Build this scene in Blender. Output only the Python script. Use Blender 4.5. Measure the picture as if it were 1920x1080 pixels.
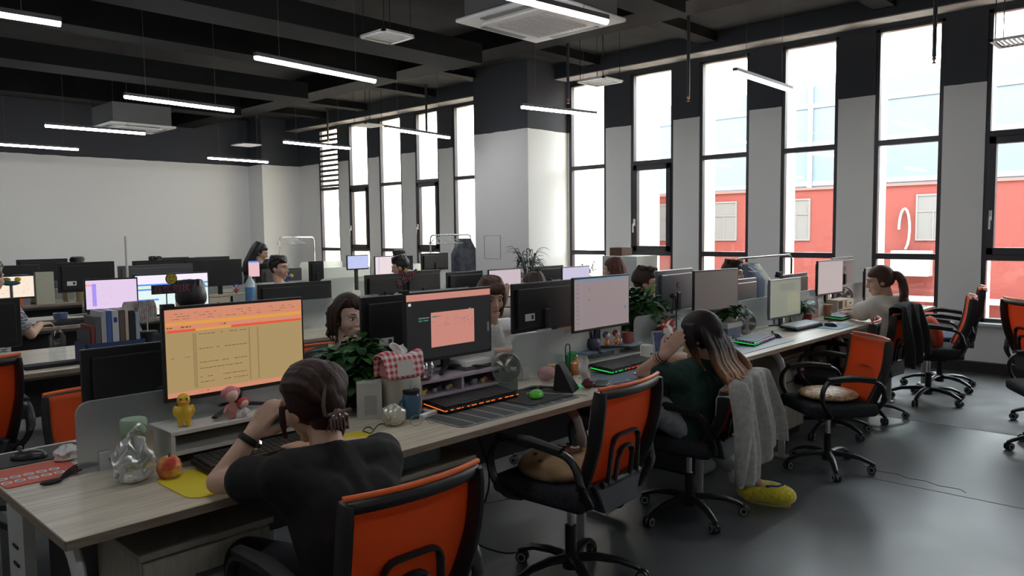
import bpy, math, random
from math import sin, cos, pi, radians as R
from mathutils import Matrix, Vector, Euler
random.seed(7)
for o in list(bpy.data.objects): bpy.data.objects.remove(o)
SC = bpy.context.scene
COL = SC.collection
# ------------------------------------------------------------------ camera
F = 1437.0
vx = Vector((1365, 121, -F)).normalized()            # world X seen from the camera
vy = Vector((-1522, 88, -F))
vy = (vy - vy.dot(vx) * vx).normalized()
vz = vx.cross(vy)
cam_data = bpy.data.cameras.new('camera')
cam_data.sensor_width = 36; cam_data.lens = 36 * F / 1920; cam_data.clip_start = .05; cam_data.clip_end = 300
cam = bpy.data.objects.new('camera', cam_data); COL.objects.link(cam)
mr = Matrix((vx, vy, vz)).to_4x4()
cam.matrix_world = Matrix.Translation((0, 0, 1.5)) @ mr
SC.camera = cam
# ------------------------------------------------------------------ sky, sun, exposure
w = bpy.data.worlds.new('sky'); SC.world = w; w.use_nodes = True
nt = w.node_tree; bg = nt.nodes['Background']
tc = nt.nodes.new('ShaderNodeTexCoord'); sp = nt.nodes.new('ShaderNodeSeparateXYZ'); rp = nt.nodes.new('ShaderNodeValToRGB')
rp.color_ramp.elements[0].position = 0.0; rp.color_ramp.elements[0].color = (1.0, .97, .92, 1)
rp.color_ramp.elements[1].position = .6; rp.color_ramp.elements[1].color = (.80, .90, 1.0, 1)
nt.links.new(tc.outputs['Generated'], sp.inputs[0]); nt.links.new(sp.outputs[2], rp.inputs[0]); nt.links.new(rp.outputs[0], bg.inputs[0])
bg.inputs[1].default_value = 12.0
sd = bpy.data.lights.new('sun', 'SUN'); sd.energy = 5; sd.angle = R(.6); sd.color = (1, .95, .87)
sun = bpy.data.objects.new('sun', sd); COL.objects.link(sun); sun.rotation_euler = Vector((.62, .18, -.80)).to_track_quat('-Z', 'Y').to_euler()
vs = SC.view_settings; vs.view_transform = 'Standard'; vs.look = 'None'; vs.gamma = 1; vs.exposure = 0.35; vs.use_curve_mapping = False
TUBE = 42.0                                          # emission of the tube lamps
SC.cycles.max_bounces = 8; SC.cycles.transparent_max_bounces = 12

# ------------------------------------------------------------------ materials
MATS = {}
def mat(name, col=(.5, .5, .5), rough=.6, metal=0, emit=None, es=1, trans=0, alpha=1, spec=None, sheen=0):
    if name in MATS: return MATS[name]
    m = bpy.data.materials.new(name); m.use_nodes = True
    b = m.node_tree.nodes['Principled BSDF']
    b.inputs['Base Color'].default_value = (*col, 1); b.inputs['Roughness'].default_value = rough; b.inputs['Metallic'].default_value = metal
    b.inputs['Transmission Weight'].default_value = trans; b.inputs['Alpha'].default_value = alpha
    if spec is not None: b.inputs['Specular IOR Level'].default_value = spec
    if sheen: b.inputs['Sheen Weight'].default_value = sheen
    if emit: b.inputs['Emission Color'].default_value = (*emit, 1); b.inputs['Emission Strength'].default_value = es
    MATS[name] = m; return m
def s2l(r, g, b): return tuple(((c / 255) / 12.92 if c / 255 <= .04045 else ((c / 255 + .055) / 1.055) ** 2.4) for c in (r, g, b))
def screen_mat(r, g, b, k=1.0): return mat('screen_%d_%d_%d' % (r, g, b), (.01, .01, .01), .35, emit=s2l(r, g, b), es=k)
def nodes(m): return m.node_tree.nodes, m.node_tree.links, m.node_tree.nodes['Principled BSDF']
def noisy(m, c1, c2, scale=8, stretch=(1, 1, 1), detail=4, bump=0, rough=None, lo=.35, hi=.65, coord='Object'):
    N, L, b = nodes(m)
    t = N.new('ShaderNodeTexCoord'); mp = N.new('ShaderNodeMapping'); mp.inputs['Scale'].default_value = stretch
    n = N.new('ShaderNodeTexNoise'); n.inputs['Scale'].default_value = scale; n.inputs['Detail'].default_value = detail
    r = N.new('ShaderNodeValToRGB'); r.color_ramp.elements[0].position = lo; r.color_ramp.elements[1].position = hi
    r.color_ramp.elements[0].color = (*c1, 1); r.color_ramp.elements[1].color = (*c2, 1)
    L.new(t.outputs[coord], mp.inputs[0]); L.new(mp.outputs[0], n.inputs[0]); L.new(n.outputs[0], r.inputs[0]); L.new(r.outputs[0], b.inputs['Base Color'])
    if bump:
        bp = N.new('ShaderNodeBump'); bp.inputs['Strength'].default_value = bump; bp.inputs['Distance'].default_value = .01
        L.new(n.outputs[0], bp.inputs['Height']); L.new(bp.outputs[0], b.inputs['Normal'])
    if rough:
        rr = N.new('ShaderNodeMapRange'); rr.inputs['To Min'].default_value = rough[0]; rr.inputs['To Max'].default_value = rough[1]
        L.new(n.outputs[0], rr.inputs[0]); L.new(rr.outputs[0], b.inputs['Roughness'])
    return m
BLACK = mat('black_plastic', (.012, .012, .013), .38)
DBLACK = mat('matte_black', (.008, .008, .009), .7)
GREYP = mat('grey_plastic', (.10, .105, .11), .45)
SILVER = mat('silver_back', (.17, .18, .20), .33, .55)
CHROME = mat('chrome', (.7, .7, .7), .18, 1)
WSTEEL = mat('white_steel', (.50, .51, .49), .4)
WPLAS = mat('white_plastic', (.72, .72, .70), .4)
PAPER = mat('paper_white', (.78, .77, .74), .8)
WOOD = noisy(mat('desk_wood', rough=.42), (.42, .365, .28), (.60, .535, .42), 3.2, (1, 16, 16), 6, .03)
EDGE = noisy(mat('desk_edge', rough=.5), (.22, .165, .12), (.31, .245, .18), 6, (2, 20, 20), 4)
PEDW = noisy(mat('pedestal_wood', rough=.5), (.34, .31, .25), (.44, .40, .32), 5, (12, 12, 1.2), 4)
ORANGE = mat('orange_mesh', (.80, .11, .018), .7)
N, L, b = nodes(ORANGE)                              # woven see-through mesh
t = N.new('ShaderNodeTexCoord'); ck = N.new('ShaderNodeTexChecker'); ck.inputs['Scale'].default_value = 300
mx = N.new('ShaderNodeMapRange'); mx.inputs['To Min'].default_value = .80; mx.inputs['To Max'].default_value = 1
L.new(t.outputs['Object'], ck.inputs[0]); L.new(ck.outputs['Fac'], mx.inputs[0]); L.new(mx.outputs[0], b.inputs['Alpha'])
tr = N.new('ShaderNodeBsdfTranslucent'); tr.inputs[0].default_value = (.85, .15, .025, 1); ms = N.new('ShaderNodeMixShader'); ms.inputs[0].default_value = .38
out = N['Material Output']; L.new(b.outputs[0], ms.inputs[1]); L.new(tr.outputs[0], ms.inputs[2]); L.new(ms.outputs[0], out.inputs[0])
ORIM = mat('orange_rim', (.80, .14, .03), .5)
SEATF = noisy(mat('seat_fabric', rough=.9), (.012, .013, .016), (.022, .024, .03), 60)
BLUES = noisy(mat('blue_seat_fabric', rough=.9), (.03, .045, .09), (.05, .065, .12), 60)
SKIN = noisy(mat('skin', rough=.55), (.50, .30, .21), (.58, .36, .26), 9)
SKIN2 = noisy(mat('fair_skin', rough=.55), (.62, .40, .31), (.68, .46, .36), 9)
HAIRB = mat('black_hair', (.012, .010, .010), .42)
def hair_mat(name, c1, c2, z0=None, z1=None):
    m = mat(name, c1, .58, spec=.25); N, L, b = nodes(m)
    t = N.new('ShaderNodeTexCoord'); mp = N.new('ShaderNodeMapping'); mp.inputs['Scale'].default_value = (1, 1, .06)
    n = N.new('ShaderNodeTexNoise'); n.inputs['Scale'].default_value = 90; n.inputs['Detail'].default_value = 3
    L.new(t.outputs['Object'], mp.inputs[0]); L.new(mp.outputs[0], n.inputs[0])
    mix = N.new('ShaderNodeMix'); mix.data_type = 'RGBA'; mix.inputs[6].default_value = (*c1, 1); mix.inputs[7].default_value = (*c2, 1)
    if z0 is not None:                               # dyed lengths: colour changes along the hair
        s = N.new('ShaderNodeSeparateXYZ'); mr_ = N.new('ShaderNodeMapRange'); mr_.inputs[1].default_value = z0; mr_.inputs[2].default_value = z1
        ma = N.new('ShaderNodeMath'); ma.operation = 'MULTIPLY'
        L.new(t.outputs['Object'], s.inputs[0]); L.new(s.outputs[2], mr_.inputs[0]); L.new(mr_.outputs[0], ma.inputs[0]); L.new(n.outputs[0], ma.inputs[1]); L.new(ma.outputs[0], mix.inputs[0])
    else: L.new(n.outputs[0], mix.inputs[0])
    L.new(mix.outputs[2], b.inputs['Base Color'])
    bp = N.new('ShaderNodeBump'); bp.inputs['Strength'].default_value = .6; bp.inputs['Distance'].default_value = .004
    L.new(n.outputs[0], bp.inputs['Height']); L.new(bp.outputs[0], b.inputs['Normal'])
    return m
HDARK = hair_mat('dark_brown_hair', (.014, .009, .008), (.05, .022, .014))
HRED = hair_mat('reddish_brown_hair', (.008, .005, .005), (.05, .015, .010))
LEAF = noisy(mat('leaf_green', rough=.62, spec=.22), (.012, .045, .012), (.03, .10, .022), 14)
LEAF2 = noisy(mat('bright_leaf', rough=.62, spec=.22), (.03, .10, .015), (.08, .22, .03), 14)
LEAF3 = noisy(mat('grey_green_leaf', rough=.62, spec=.22), (.03, .055, .035), (.06, .10, .06), 14)
STEM = mat('stem_green', (.05, .09, .03), .6)
SOIL = mat('soil', (.03, .02, .015), .95)
FROST = mat('frosted_glass', (.56, .61, .62), .45, trans=.8)
CLEAR = mat('clear_plastic', (.9, .95, .95), .08, trans=1)
def thin_glass(name, tint=(1, 1, 1), k=.06, rough=.02):
    m = bpy.data.materials.new(name); m.use_nodes = True; N = m.node_tree.nodes; L = m.node_tree.links
    N.remove(N['Principled BSDF']); a = N.new('ShaderNodeBsdfTransparent'); a.inputs[0].default_value = (*tint, 1)
    g = N.new('ShaderNodeBsdfGlossy'); g.inputs['Roughness'].default_value = rough; x = N.new('ShaderNodeMixShader'); x.inputs[0].default_value = k
    L.new(a.outputs[0], x.inputs[1]); L.new(g.outputs[0], x.inputs[2]); L.new(x.outputs[0], N['Material Output'].inputs[0]); return m
GLASS = thin_glass('window_glass', (.97, .99, .98))
FILM = thin_glass('thin_film', (.93, .94, .94), .40, .30)
ACRYL = thin_glass('clear_acrylic', (.96, .98, .98), .10)

# ------------------------------------------------------------------ mesh builder
class MB:
    def __init__(s): s.v = []; s.f = []; s.m = []; s.mats = []
    def mi(s, m):
        if m is None: return 0
        if m not in s.mats: s.mats.append(m)
        return s.mats.index(m)
    def add(s, vs, fs, m=None, M=None):
        o = len(s.v); k = s.mi(m)
        for p in vs:
            p = Vector(p); s.v.append(M @ p if M else p)
        for f in fs: s.f.append([i + o for i in f]); s.m.append(k)
        return s
    def box(s, c, d, m=None, M=None, rz=0):
        x, y, z = d[0] / 2, d[1] / 2, d[2] / 2
        T = Matrix.Translation(c) @ Matrix.Rotation(rz, 4, 'Z')
        if M: T = M @ T
        vs = [(-x, -y, -z), (x, -y, -z), (x, y, -z), (-x, y, -z), (-x, -y, z), (x, -y, z), (x, y, z), (-x, y, z)]
        return s.add(vs, [(0, 3, 2, 1), (4, 5, 6, 7), (0, 1, 5, 4), (1, 2, 6, 5), (2, 3, 7, 6), (3, 0, 4, 7)], m, T)
    def b2(s, x0, x1, y0, y1, z0, z1, m=None, M=None): return s.box(((x0 + x1) / 2, (y0 + y1) / 2, (z0 + z1) / 2), (x1 - x0, y1 - y0, z1 - z0), m, M)
    def lathe(s, prof, n=20, m=None, M=None, cap=True):
        vs = []; fs = []
        for r, z in prof:
            for i in range(n): a = 2 * pi * i / n; vs.append((r * cos(a), r * sin(a), z))
        for j in range(len(prof) - 1):
            for i in range(n): k = (i + 1) % n; fs.append((j * n + i, j * n + k, (j + 1) * n + k, (j + 1) * n + i))
        if cap: fs.append(tuple(range(n - 1, -1, -1))); fs.append(tuple((len(prof) - 1) * n + i for i in range(n)))
        return s.add(vs, fs, m, M)
    def cyl(s, c, r, h, m=None, M=None, n=20):
        T = Matrix.Translation(c)
        return s.lathe([(r, 0), (r, h)], n, m, (M @ T) if M else T)
    def ell(s, c, r, m=None, M=None, n=16, k=10, E=None):
        T = Matrix.Translation(c) @ (E if E else Matrix()) @ Matrix.Diagonal((r[0], r[1], r[2], 1))
        prof = [(max(sin(pi * j / k), .001), -cos(pi * j / k)) for j in range(k + 1)]
        return s.lathe(prof, n, m, (M @ T) if M else T)
    def cap(s, p0, r0, p1, r1, m=None, M=None, n=12):
        p0 = Vector(p0); p1 = Vector(p1); d = p1 - p0; l = max(d.length, 1e-5)
        q = d.to_track_quat('Z', 'Y').to_matrix().to_4x4()
        prof = [(r0 * cos(a), r0 * sin(a)) for a in [-pi / 2 + .02, -1.1, -.6, -.2]] + [(r0, 0)] + [(r1, l)] + [(r1 * cos(a), l + r1 * sin(a)) for a in [.2, .6, 1.1, pi / 2 - .02]]
        T = Matrix.Translation(p0) @ q
        return s.lathe(prof, n, m, (M @ T) if M else T)
    def tube(s, pts, r, m=None, M=None, n=8, flat=None, up=None):
        pts = [Vector(p) for p in pts]; N_ = len(pts)
        rs = r if isinstance(r, (list, tuple)) else [r] * N_
        vs = []; fs = []; u = Vector(up) if up else Vector((0, 0, 1))
        for i, p in enumerate(pts):
            d = (pts[min(i + 1, N_ - 1)] - pts[max(i - 1, 0)]).normalized()
            if abs(d.dot(u)) > .95 and not up: a = Vector((1, 0, 0)) if not hasattr(s, '_pa') else s._pa
            else: a = d.cross(u)
            if i and a.dot(pa) < 0: a = -a
            a = (a - a.dot(d) * d).normalized(); pa = a; c = d.cross(a)
            for k in range(n):
                t = 2 * pi * (k + .5) / n; fx, fy = (flat if flat else (1, 1))
                if flat and n == 4: vx_, vy_ = (1 if cos(t) > 0 else -1), (1 if sin(t) > 0 else -1)
                else: vx_, vy_ = cos(t), sin(t)
                vs.append(p + a * vx_ * rs[i] * fx + c * vy_ * rs[i] * fy)
        for i in range(N_ - 1):
            for k in range(n): q = (k + 1) % n; fs.append((i * n + k, i * n + q, (i + 1) * n + q, (i + 1) * n + k))
        fs.append(tuple(range(n - 1, -1, -1))); fs.append(tuple((N_ - 1) * n + i for i in range(n)))
        return s.add(vs, fs, m, M)
    def grid(s, fn, nu, nv, m=None, M=None):
        vs = [fn(i / nu, j / nv) for j in range(nv + 1) for i in range(nu + 1)]
        fs = [(j * (nu + 1) + i, j * (nu + 1) + i + 1, (j + 1) * (nu + 1) + i + 1, (j + 1) * (nu + 1) + i) for j in range(nv) for i in range(nu)]
        return s.add(vs, fs, m, M)
    def prism(s, poly, z0, z1, m=None, M=None):
        n = len(poly); vs = [(x, y, z0) for x, y in poly] + [(x, y, z1) for x, y in poly]
        fs = [tuple(range(n - 1, -1, -1)), tuple(range(n, 2 * n))] + [(i, (i + 1) % n, n + (i + 1) % n, n + i) for i in range(n)]
        return s.add(vs, fs, m, M)
def arc(p0, p1, p2, n=6):                            # quadratic curve points
    p0, p1, p2 = Vector(p0), Vector(p1), Vector(p2)
    return [(1 - t) ** 2 * p0 + 2 * t * (1 - t) * p1 + t * t * p2 for t in [i / n for i in range(n + 1)]]
def path(pts, rad=.04, n=4):                         # polyline with rounded corners
    pts = [Vector(p) for p in pts]; o = [pts[0]]
    for i in range(1, len(pts) - 1):
        a = pts[i] + (pts[i - 1] - pts[i]).normalized() * min(rad, (pts[i - 1] - pts[i]).length * .5)
        c = pts[i] + (pts[i + 1] - pts[i]).normalized() * min(rad, (pts[i + 1] - pts[i]).length * .5)
        o += arc(a, pts[i], c, n)
    return o + [pts[-1]]
def obj(name, mb, m=None, parent=None, smooth=False, bevel=0, sub=0, solid=0, loc=None):
    me = bpy.data.meshes.new(name); me.from_pydata([tuple(v) for v in mb.v], [], mb.f)
    ms = mb.mats if mb.mats else [m or BLACK]
    if mb.mats and m and None: pass
    for x in ms: me.materials.append(x)
    if mb.mats: me.polygons.foreach_set('material_index', mb.m)
    if smooth: me.polygons.foreach_set('use_smooth', [True] * len(me.polygons))
    me.update(); o = bpy.data.objects.new(name, me); COL.objects.link(o)
    if parent: o.parent = parent
    if loc: o.location = loc
    if smooth and not sub:
        try: me.set_sharp_from_angle(angle=R(42))
        except Exception: pass
    if bevel: b_ = o.modifiers.new('bevel', 'BEVEL'); b_.width = bevel; b_.segments = 2; b_.limit_method = 'ANGLE'
    if solid: q = o.modifiers.new('solid', 'SOLIDIFY'); q.thickness = solid; q.offset = 0
    if sub: q = o.modifiers.new('sub', 'SUBSURF'); q.levels = sub; q.render_levels = sub
    return o
def tag(o, label, cat, group=None, kind=None):
    if label: o['label'] = label
    if cat: o['category'] = cat
    if group: o['group'] = group
    if kind: o['kind'] = kind
    return o
def thing(name, label, cat, loc=(0, 0, 0), rz=0, group=None):
    o = bpy.data.objects.new(name, None); COL.objects.link(o); o.location = loc; o.rotation_euler = (0, 0, rz); o.empty_display_size = .1
    return tag(o, label, cat, group)
def one(name, mb, m, label, cat, loc=None, rz=0, group=None, **k):
    o = obj(name, mb, m, **k)
    if loc: o.location = loc
    o.rotation_euler = (0, 0, rz)
    return tag(o, label, cat, group)
def struct(name, mb, m=None, parent=None, **k):
    o = obj(name, mb, m, parent, **k)
    if not parent: o['kind'] = 'structure'
    return o
def dup(root, loc, rz, label, group=None, scale=1):
    r = root.copy(); COL.objects.link(r); r.location = loc; r.rotation_euler = (0, 0, rz); r['label'] = label; r.scale = (scale,) * 3
    if group: r['group'] = group
    def rec(a, b_):
        for ch in a.children:
            c = ch.copy(); COL.objects.link(c); c.parent = b_; rec(ch, c)
    rec(root, r); return r
def remesh(name, mb, m, vox=.006, parent=None, smooth=3, post=None):
    me = bpy.data.meshes.new(name + '_src'); me.from_pydata([tuple(v) for v in mb.v], [], mb.f); me.update()
    o = bpy.data.objects.new(name + '_src', me); COL.objects.link(o)
    q = o.modifiers.new('r', 'REMESH'); q.mode = 'VOXEL'; q.voxel_size = vox; q.use_smooth_shade = True
    if smooth: k = o.modifiers.new('s', 'SMOOTH'); k.iterations = smooth; k.factor = .5
    dg = bpy.context.evaluated_depsgraph_get(); n = bpy.data.meshes.new_from_object(o.evaluated_get(dg))
    bpy.data.objects.remove(o); bpy.data.meshes.remove(me)
    n.name = name
    if post: post(n)
    n.materials.clear(); n.materials.append(m); n.polygons.foreach_set('use_smooth', [True] * len(n.polygons)); n.update()
    r = bpy.data.objects.new(name, n); COL.objects.link(r)
    if parent: r.parent = parent
    return r
def text_mesh(txt, size, depth, M, mb, m):
    c = bpy.data.curves.new('t', 'FONT'); c.body = txt; c.size = size; c.extrude = depth; c.align_x = 'CENTER'; c.align_y = 'CENTER'; c.resolution_u = 3
    o = bpy.data.objects.new('t', c); COL.objects.link(o)
    dg = bpy.context.evaluated_depsgraph_get(); me = bpy.data.meshes.new_from_object(o.evaluated_get(dg))
    mb.add([v.co for v in me.vertices], [tuple(p.vertices) for p in me.polygons], m, M)
    bpy.data.objects.remove(o); bpy.data.curves.remove(c); bpy.data.meshes.remove(me)
FACE = Matrix.Rotation(R(90), 4, 'X')                # text standing upright, read from -Y
# ================================================================== room
WX = 9.0; YB = 15.46; CZ = 3.92; TH = .42
WALL = mat('wall_paint', (.60, .59, .57), .8)
N, L, b = nodes(WALL)                                # white below 2.96 m, charcoal above lifted bluish, haze put into its colour
g = N.new('ShaderNodeNewGeometry'); s_ = N.new('ShaderNodeSeparateXYZ'); n1 = N.new('ShaderNodeTexNoise'); n1.inputs['Scale'].default_value = 3
ad = N.new('ShaderNodeMath'); ad.operation = 'MULTIPLY_ADD'; ad.inputs[1].default_value = .03
gt = N.new('ShaderNodeMath'); gt.operation = 'GREATER_THAN'; gt.inputs[1].default_value = 2.975
mxx = N.new('ShaderNodeMix'); mxx.data_type = 'RGBA'; mxx.inputs[6].default_value = (.86, .85, .83, 1); mxx.inputs[7].default_value = (.046, .049, .058, 1)
L.new(g.outputs['Position'], s_.inputs[0]); L.new(g.outputs['Position'], n1.inputs[0]); L.new(n1.outputs[0], ad.inputs[0]); L.new(s_.outputs[2], ad.inputs[2]); L.new(ad.outputs[0], gt.inputs[0]); L.new(gt.outputs[0], mxx.inputs[0]); L.new(mxx.outputs[2], b.inputs['Base Color'])
CEIL = noisy(mat('black_ceiling_paint', rough=.75), (.007, .0068, .0065), (.012, .0115, .011), 2)
CEIL.node_tree.nodes['Principled BSDF'].inputs['Specular IOR Level'].default_value = .12
FLOORM = noisy(mat('polished_concrete', rough=.3), (.040, .043, .047), (.125, .13, .135), 1.6, detail=10, rough=(.22, .60), lo=.3, hi=.72)
FLOORR = noisy(mat('rough_concrete', rough=.6), (.062, .06, .057), (.09, .087, .083), 5, detail=8, rough=(.45, .8))
CREAM = mat('cream_render', (.86, .78, .66), .8)
DARKF = mat('bronze_frame', (.055, .05, .055), .4, .3)
f_ = MB(); f_.b2(-4, 6.395, -4, YB, -.2, 0); struct('floor', f_, FLOORM)
f_ = MB(); f_.b2(6.405, WX + .1, -4, YB, -.2, 0); struct('floor', f_, FLOORR)
f_ = MB(); f_.b2(6.395, 6.405, -4, YB, -.2, -.004); struct('trim_1', f_, DBLACK)
f_ = MB(); f_.b2(4.742, 4.75, -4, YB, -.01, .0008); f_.b2(1.4, 1.408, -4, YB, -.01, .0008); struct('trim_2', f_, mat('joint_dark', (.03, .03, .032), .8))
cr = MB()                                            # hairline crack in the concrete
pp = [(4.95 + .02 * sin(i * 2.1) - .01 * i, 1.66 - .055 * i + .02 * sin(i * 3.7), .0009) for i in range(12)]
cr.tube(pp, .0016, n=4); struct('trim_3', cr, mat('joint_dark'))
# window openings on the window wall (y0, y1)
WIN = [(1.28, 1.88), (2.33, 2.95), (3.41, 4.02), (4.49, 5.12), (5.57, 6.19), (6.68, 7.30), (9.25, 9.88), (10.31, 10.90), (11.35, 11.98), (12.38, 12.99), (13.39, 14.05)]
WIN = [(-1.98, -1.36), (-.88, -.26), (.20, .82)] + WIN
Z0, Z1 = .52, 3.66
wl = MB(); fin = MB()
edges = [-4.0]
for a, c in WIN: edges += [a - .03, c + .03]
edges.append(YB)
for i in range(0, len(edges), 2):
    wl.b2(WX, WX + .10, edges[i], edges[i + 1], 0, CZ + .3); fin.b2(WX + .10, WX + TH, edges[i], edges[i + 1], -6, 5)
for a, c in WIN:
    wl.b2(WX, WX + .10, a - .03, c + .03, 0, Z0); wl.b2(WX, WX + .10, a - .03, c + .03, Z1, CZ + .3)
    fin.b2(WX + .10, WX + TH, a - .03, c + .03, -6, Z0 - .05); fin.b2(WX + .10, WX + TH, a - .03, c + .03, Z1 + .02, 5)
for i in range(0, len(edges), 2):                    # render joints in the outer reveals
    for z in (1.5, 2.62): fin.b2(WX + .10, WX + TH + .003, edges[i] - .003, edges[i + 1] + .003, z, z + .012, mat('joint_cream', (.45, .40, .33), .9))
fin.mats.insert(0, CREAM) if False else None
fm = MB(); fm.v = fin.v; fm.f = fin.f
struct('wall_right', wl, WALL)
fin.mats = [CREAM, mat('joint_cream')]; nb = (len(edges) // 2 + 2 * len(WIN)) * 6
fin.m = [0] * nb + [1] * (len(fin.f) - nb)
struct('wall_outer', fin)
wl = MB(); wl.b2(8.12, WX, 7.36, 8.46, 0, CZ + .2); struct('wall_column', wl, WALL, bevel=.006)
wl = MB(); wl.b2(8.14, WX, 14.87, YB, 0, CZ + .2); struct('wall_corner', wl, WALL)
wl = MB(); wl.b2(-4, WX, YB, YB + .15, 0, CZ + .3); struct('wall_back', wl, WALL)
wl = MB(); wl.b2(-4.15, -4, -4, YB, 0, CZ + .3); struct('wall_left', wl, WALL)
wl = MB(); wl.b2(-4, WX, -4.15, -4, 0, CZ + .3); struct('wall_front', wl, WALL)
c_ = MB(); c_.b2(-4.2, WX + TH, -4.2, YB + .2, CZ, CZ + .35)
struct('ceiling', c_, noisy(mat('slab_black_daylit', rough=.85, spec=.2), (.028, .026, .024), (.040, .037, .034), 2))  # black paint lightened for the slab, daylight in the bays put into its colour
# beams: along the windows, a deep girder further in, cross ribs in the bays
c_ = MB(); c_.b2(8.72, WX, -4, 8.46, 3.72, CZ); c_.b2(8.72, WX, 8.46, YB, 3.70, CZ); struct('trim_4', c_, mat('beam_black_hazed', (.034, .036, .043), .7))  # beam black raised towards blue, window haze mixed into its colour
c_ = MB(); c_.b2(8.722, WX - .002, -4, 8.46, 3.708, 3.72); c_.b2(8.722, WX - .002, 8.46, YB, 3.688, 3.70); struct('trim_10', c_, noisy(mat('bare_plaster', rough=.9), (.36, .31, .28), (.50, .45, .41), 5))
c_ = MB(); c_.b2(6.55, 7.0, -4, YB, 3.66, CZ); struct('trim_5', c_, CEIL)
c_ = MB()
for y in (1.1, 2.7, 4.75, 6.55, 8.4, 10.0, 11.95, 13.3): c_.b2(7.0, 8.72, y, y + .22, 3.80, CZ)
struct('trim_6', c_, CEIL)
c_ = MB()
for y in (-1.2, 3.9, 8.3, 12.6): c_.b2(-4, 6.55, y, y + .35, 3.55, CZ)
struct('trim_7', c_, CEIL)
for y, x0, x1, lb in ((6.3, 2.2, 6.2, 'flat black duct under the black ceiling above the second bench'), (9.6, 1.5, 6.0, 'flat black duct under the black ceiling above the fourth bench')):
    c_ = MB(); c_.b2(x0, x1, y, y + .5, 3.40, 3.62); one('ventilation_duct', c_, mat('duct_black', (.012, .012, .012), .8, spec=.1), lb, 'duct')
c_ = MB(); c_.b2(8.94, WX, -4, 7.36, 0, .11); c_.b2(8.94, WX, 8.46, 14.87, 0, .11); struct('baseboard_right', c_, mat('dark_skirting', (.035, .033, .032), .5))
c_ = MB(); c_.b2(-4, 8.14, YB - .02, YB, 0, .11); struct('baseboard_back', c_, mat('dark_skirting'))
c_ = MB(); c_.b2(8.92, WX + .02, -4, 7.36, .485, .515); c_.b2(8.92, WX + .02, 8.46, 14.87, .485, .515); struct('trim_8', c_, mat('sill_white', (.66, .68, .69), .25), bevel=.004)
# access panel outline on the column
c_ = MB()
for a in ((7.92, 7.925, 1.10, 1.45), (8.26, 8.265, 1.10, 1.45)): c_.b2(8.113, 8.12, a[0], a[1], a[2], a[3])
for z in (1.10, 1.445): c_.b2(8.113, 8.12, 7.92, 8.265, z, z + .005)
struct('trim_9', c_, mat('panel_line', (.40, .40, .38), .8))
# windows
for i, (a, c) in enumerate(WIN):
    e = bpy.data.objects.new('window_%d' % (i + 1), None); COL.objects.link(e); e['kind'] = 'structure'; e.location = (WX + .02, (a + c) / 2, Z0)
    hw = (c - a) / 2; H = Z1 - Z0; fr = MB(); FW = .045
    fr.b2(-.01, .06, -hw - .03, -hw + .012, 0, H); fr.b2(-.01, .06, hw - .012, hw + .03, 0, H)
    fr.b2(-.01, .06, -hw - .03, hw + .03, 0, .04); fr.b2(-.01, .06, -hw - .03, hw + .03, H - .035, H)
    r1 = 2.44 - Z0; r0 = 1.18 - Z0
    fr.b2(-.01, .06, -hw, hw, r1 - .04, r1 + .02); fr.b2(-.01, .06, -hw, hw, r0 - .03, r0 + .035)
    o = obj('window_frame', fr, DARKF, e, bevel=.004)
    casement = i % 4 == 1 or i in (9,)
    casement = i in (0, 3, 7, 10, 12)
    gl = MB(); gl.b2(.030, .036, -hw + .01, hw - .01, .04, H - .03); obj('pane', gl, GLASS, e)
    if casement:
        sa = MB(); t = .075
        sa.b2(-.03, .045, -hw + .01, -hw + t, r0 + .03, r1 - .04); sa.b2(-.03, .045, hw - t, hw - .01, r0 + .03, r1 - .04)
        sa.b2(-.03, .045, -hw + .01, hw - .01, r0 + .03, r0 + t + .03); sa.b2(-.03, .045, -hw + .01, hw - .01, r1 - t - .04, r1 - .04)
        s1 = obj('sash', sa, DARKF, e, bevel=.005)
        hd = MB(); hd.b2(-.05, -.03, hw - .055, hw - .03, .98 - Z0 + .58, 1.06 - Z0 + .60); hd.tube(path([(-.045, hw - .042, 1.07), (-.075, hw - .042, 1.07), (-.075, hw - .042, .95)], .02), .009); obj('handle', hd, mat('white_handle', (.7, .7, .7), .3), s1)
    if i == 13:                                      # louvred upper light at the far end
        lv = MB(); n = 11; k = (H - .05 - r1 - .03) / n
        for j in range(n): lv.box((.01, 0, r1 + .07 + j * k), (.06, 2 * hw, .012), None, None); lv.b2(.0, .012, -hw, hw, r1 + .03 + j * k, r1 + .03 + j * k + .045)
        obj('louvre', lv, mat('louvre_grey', (.13, .12, .115), .5), e)
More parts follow.
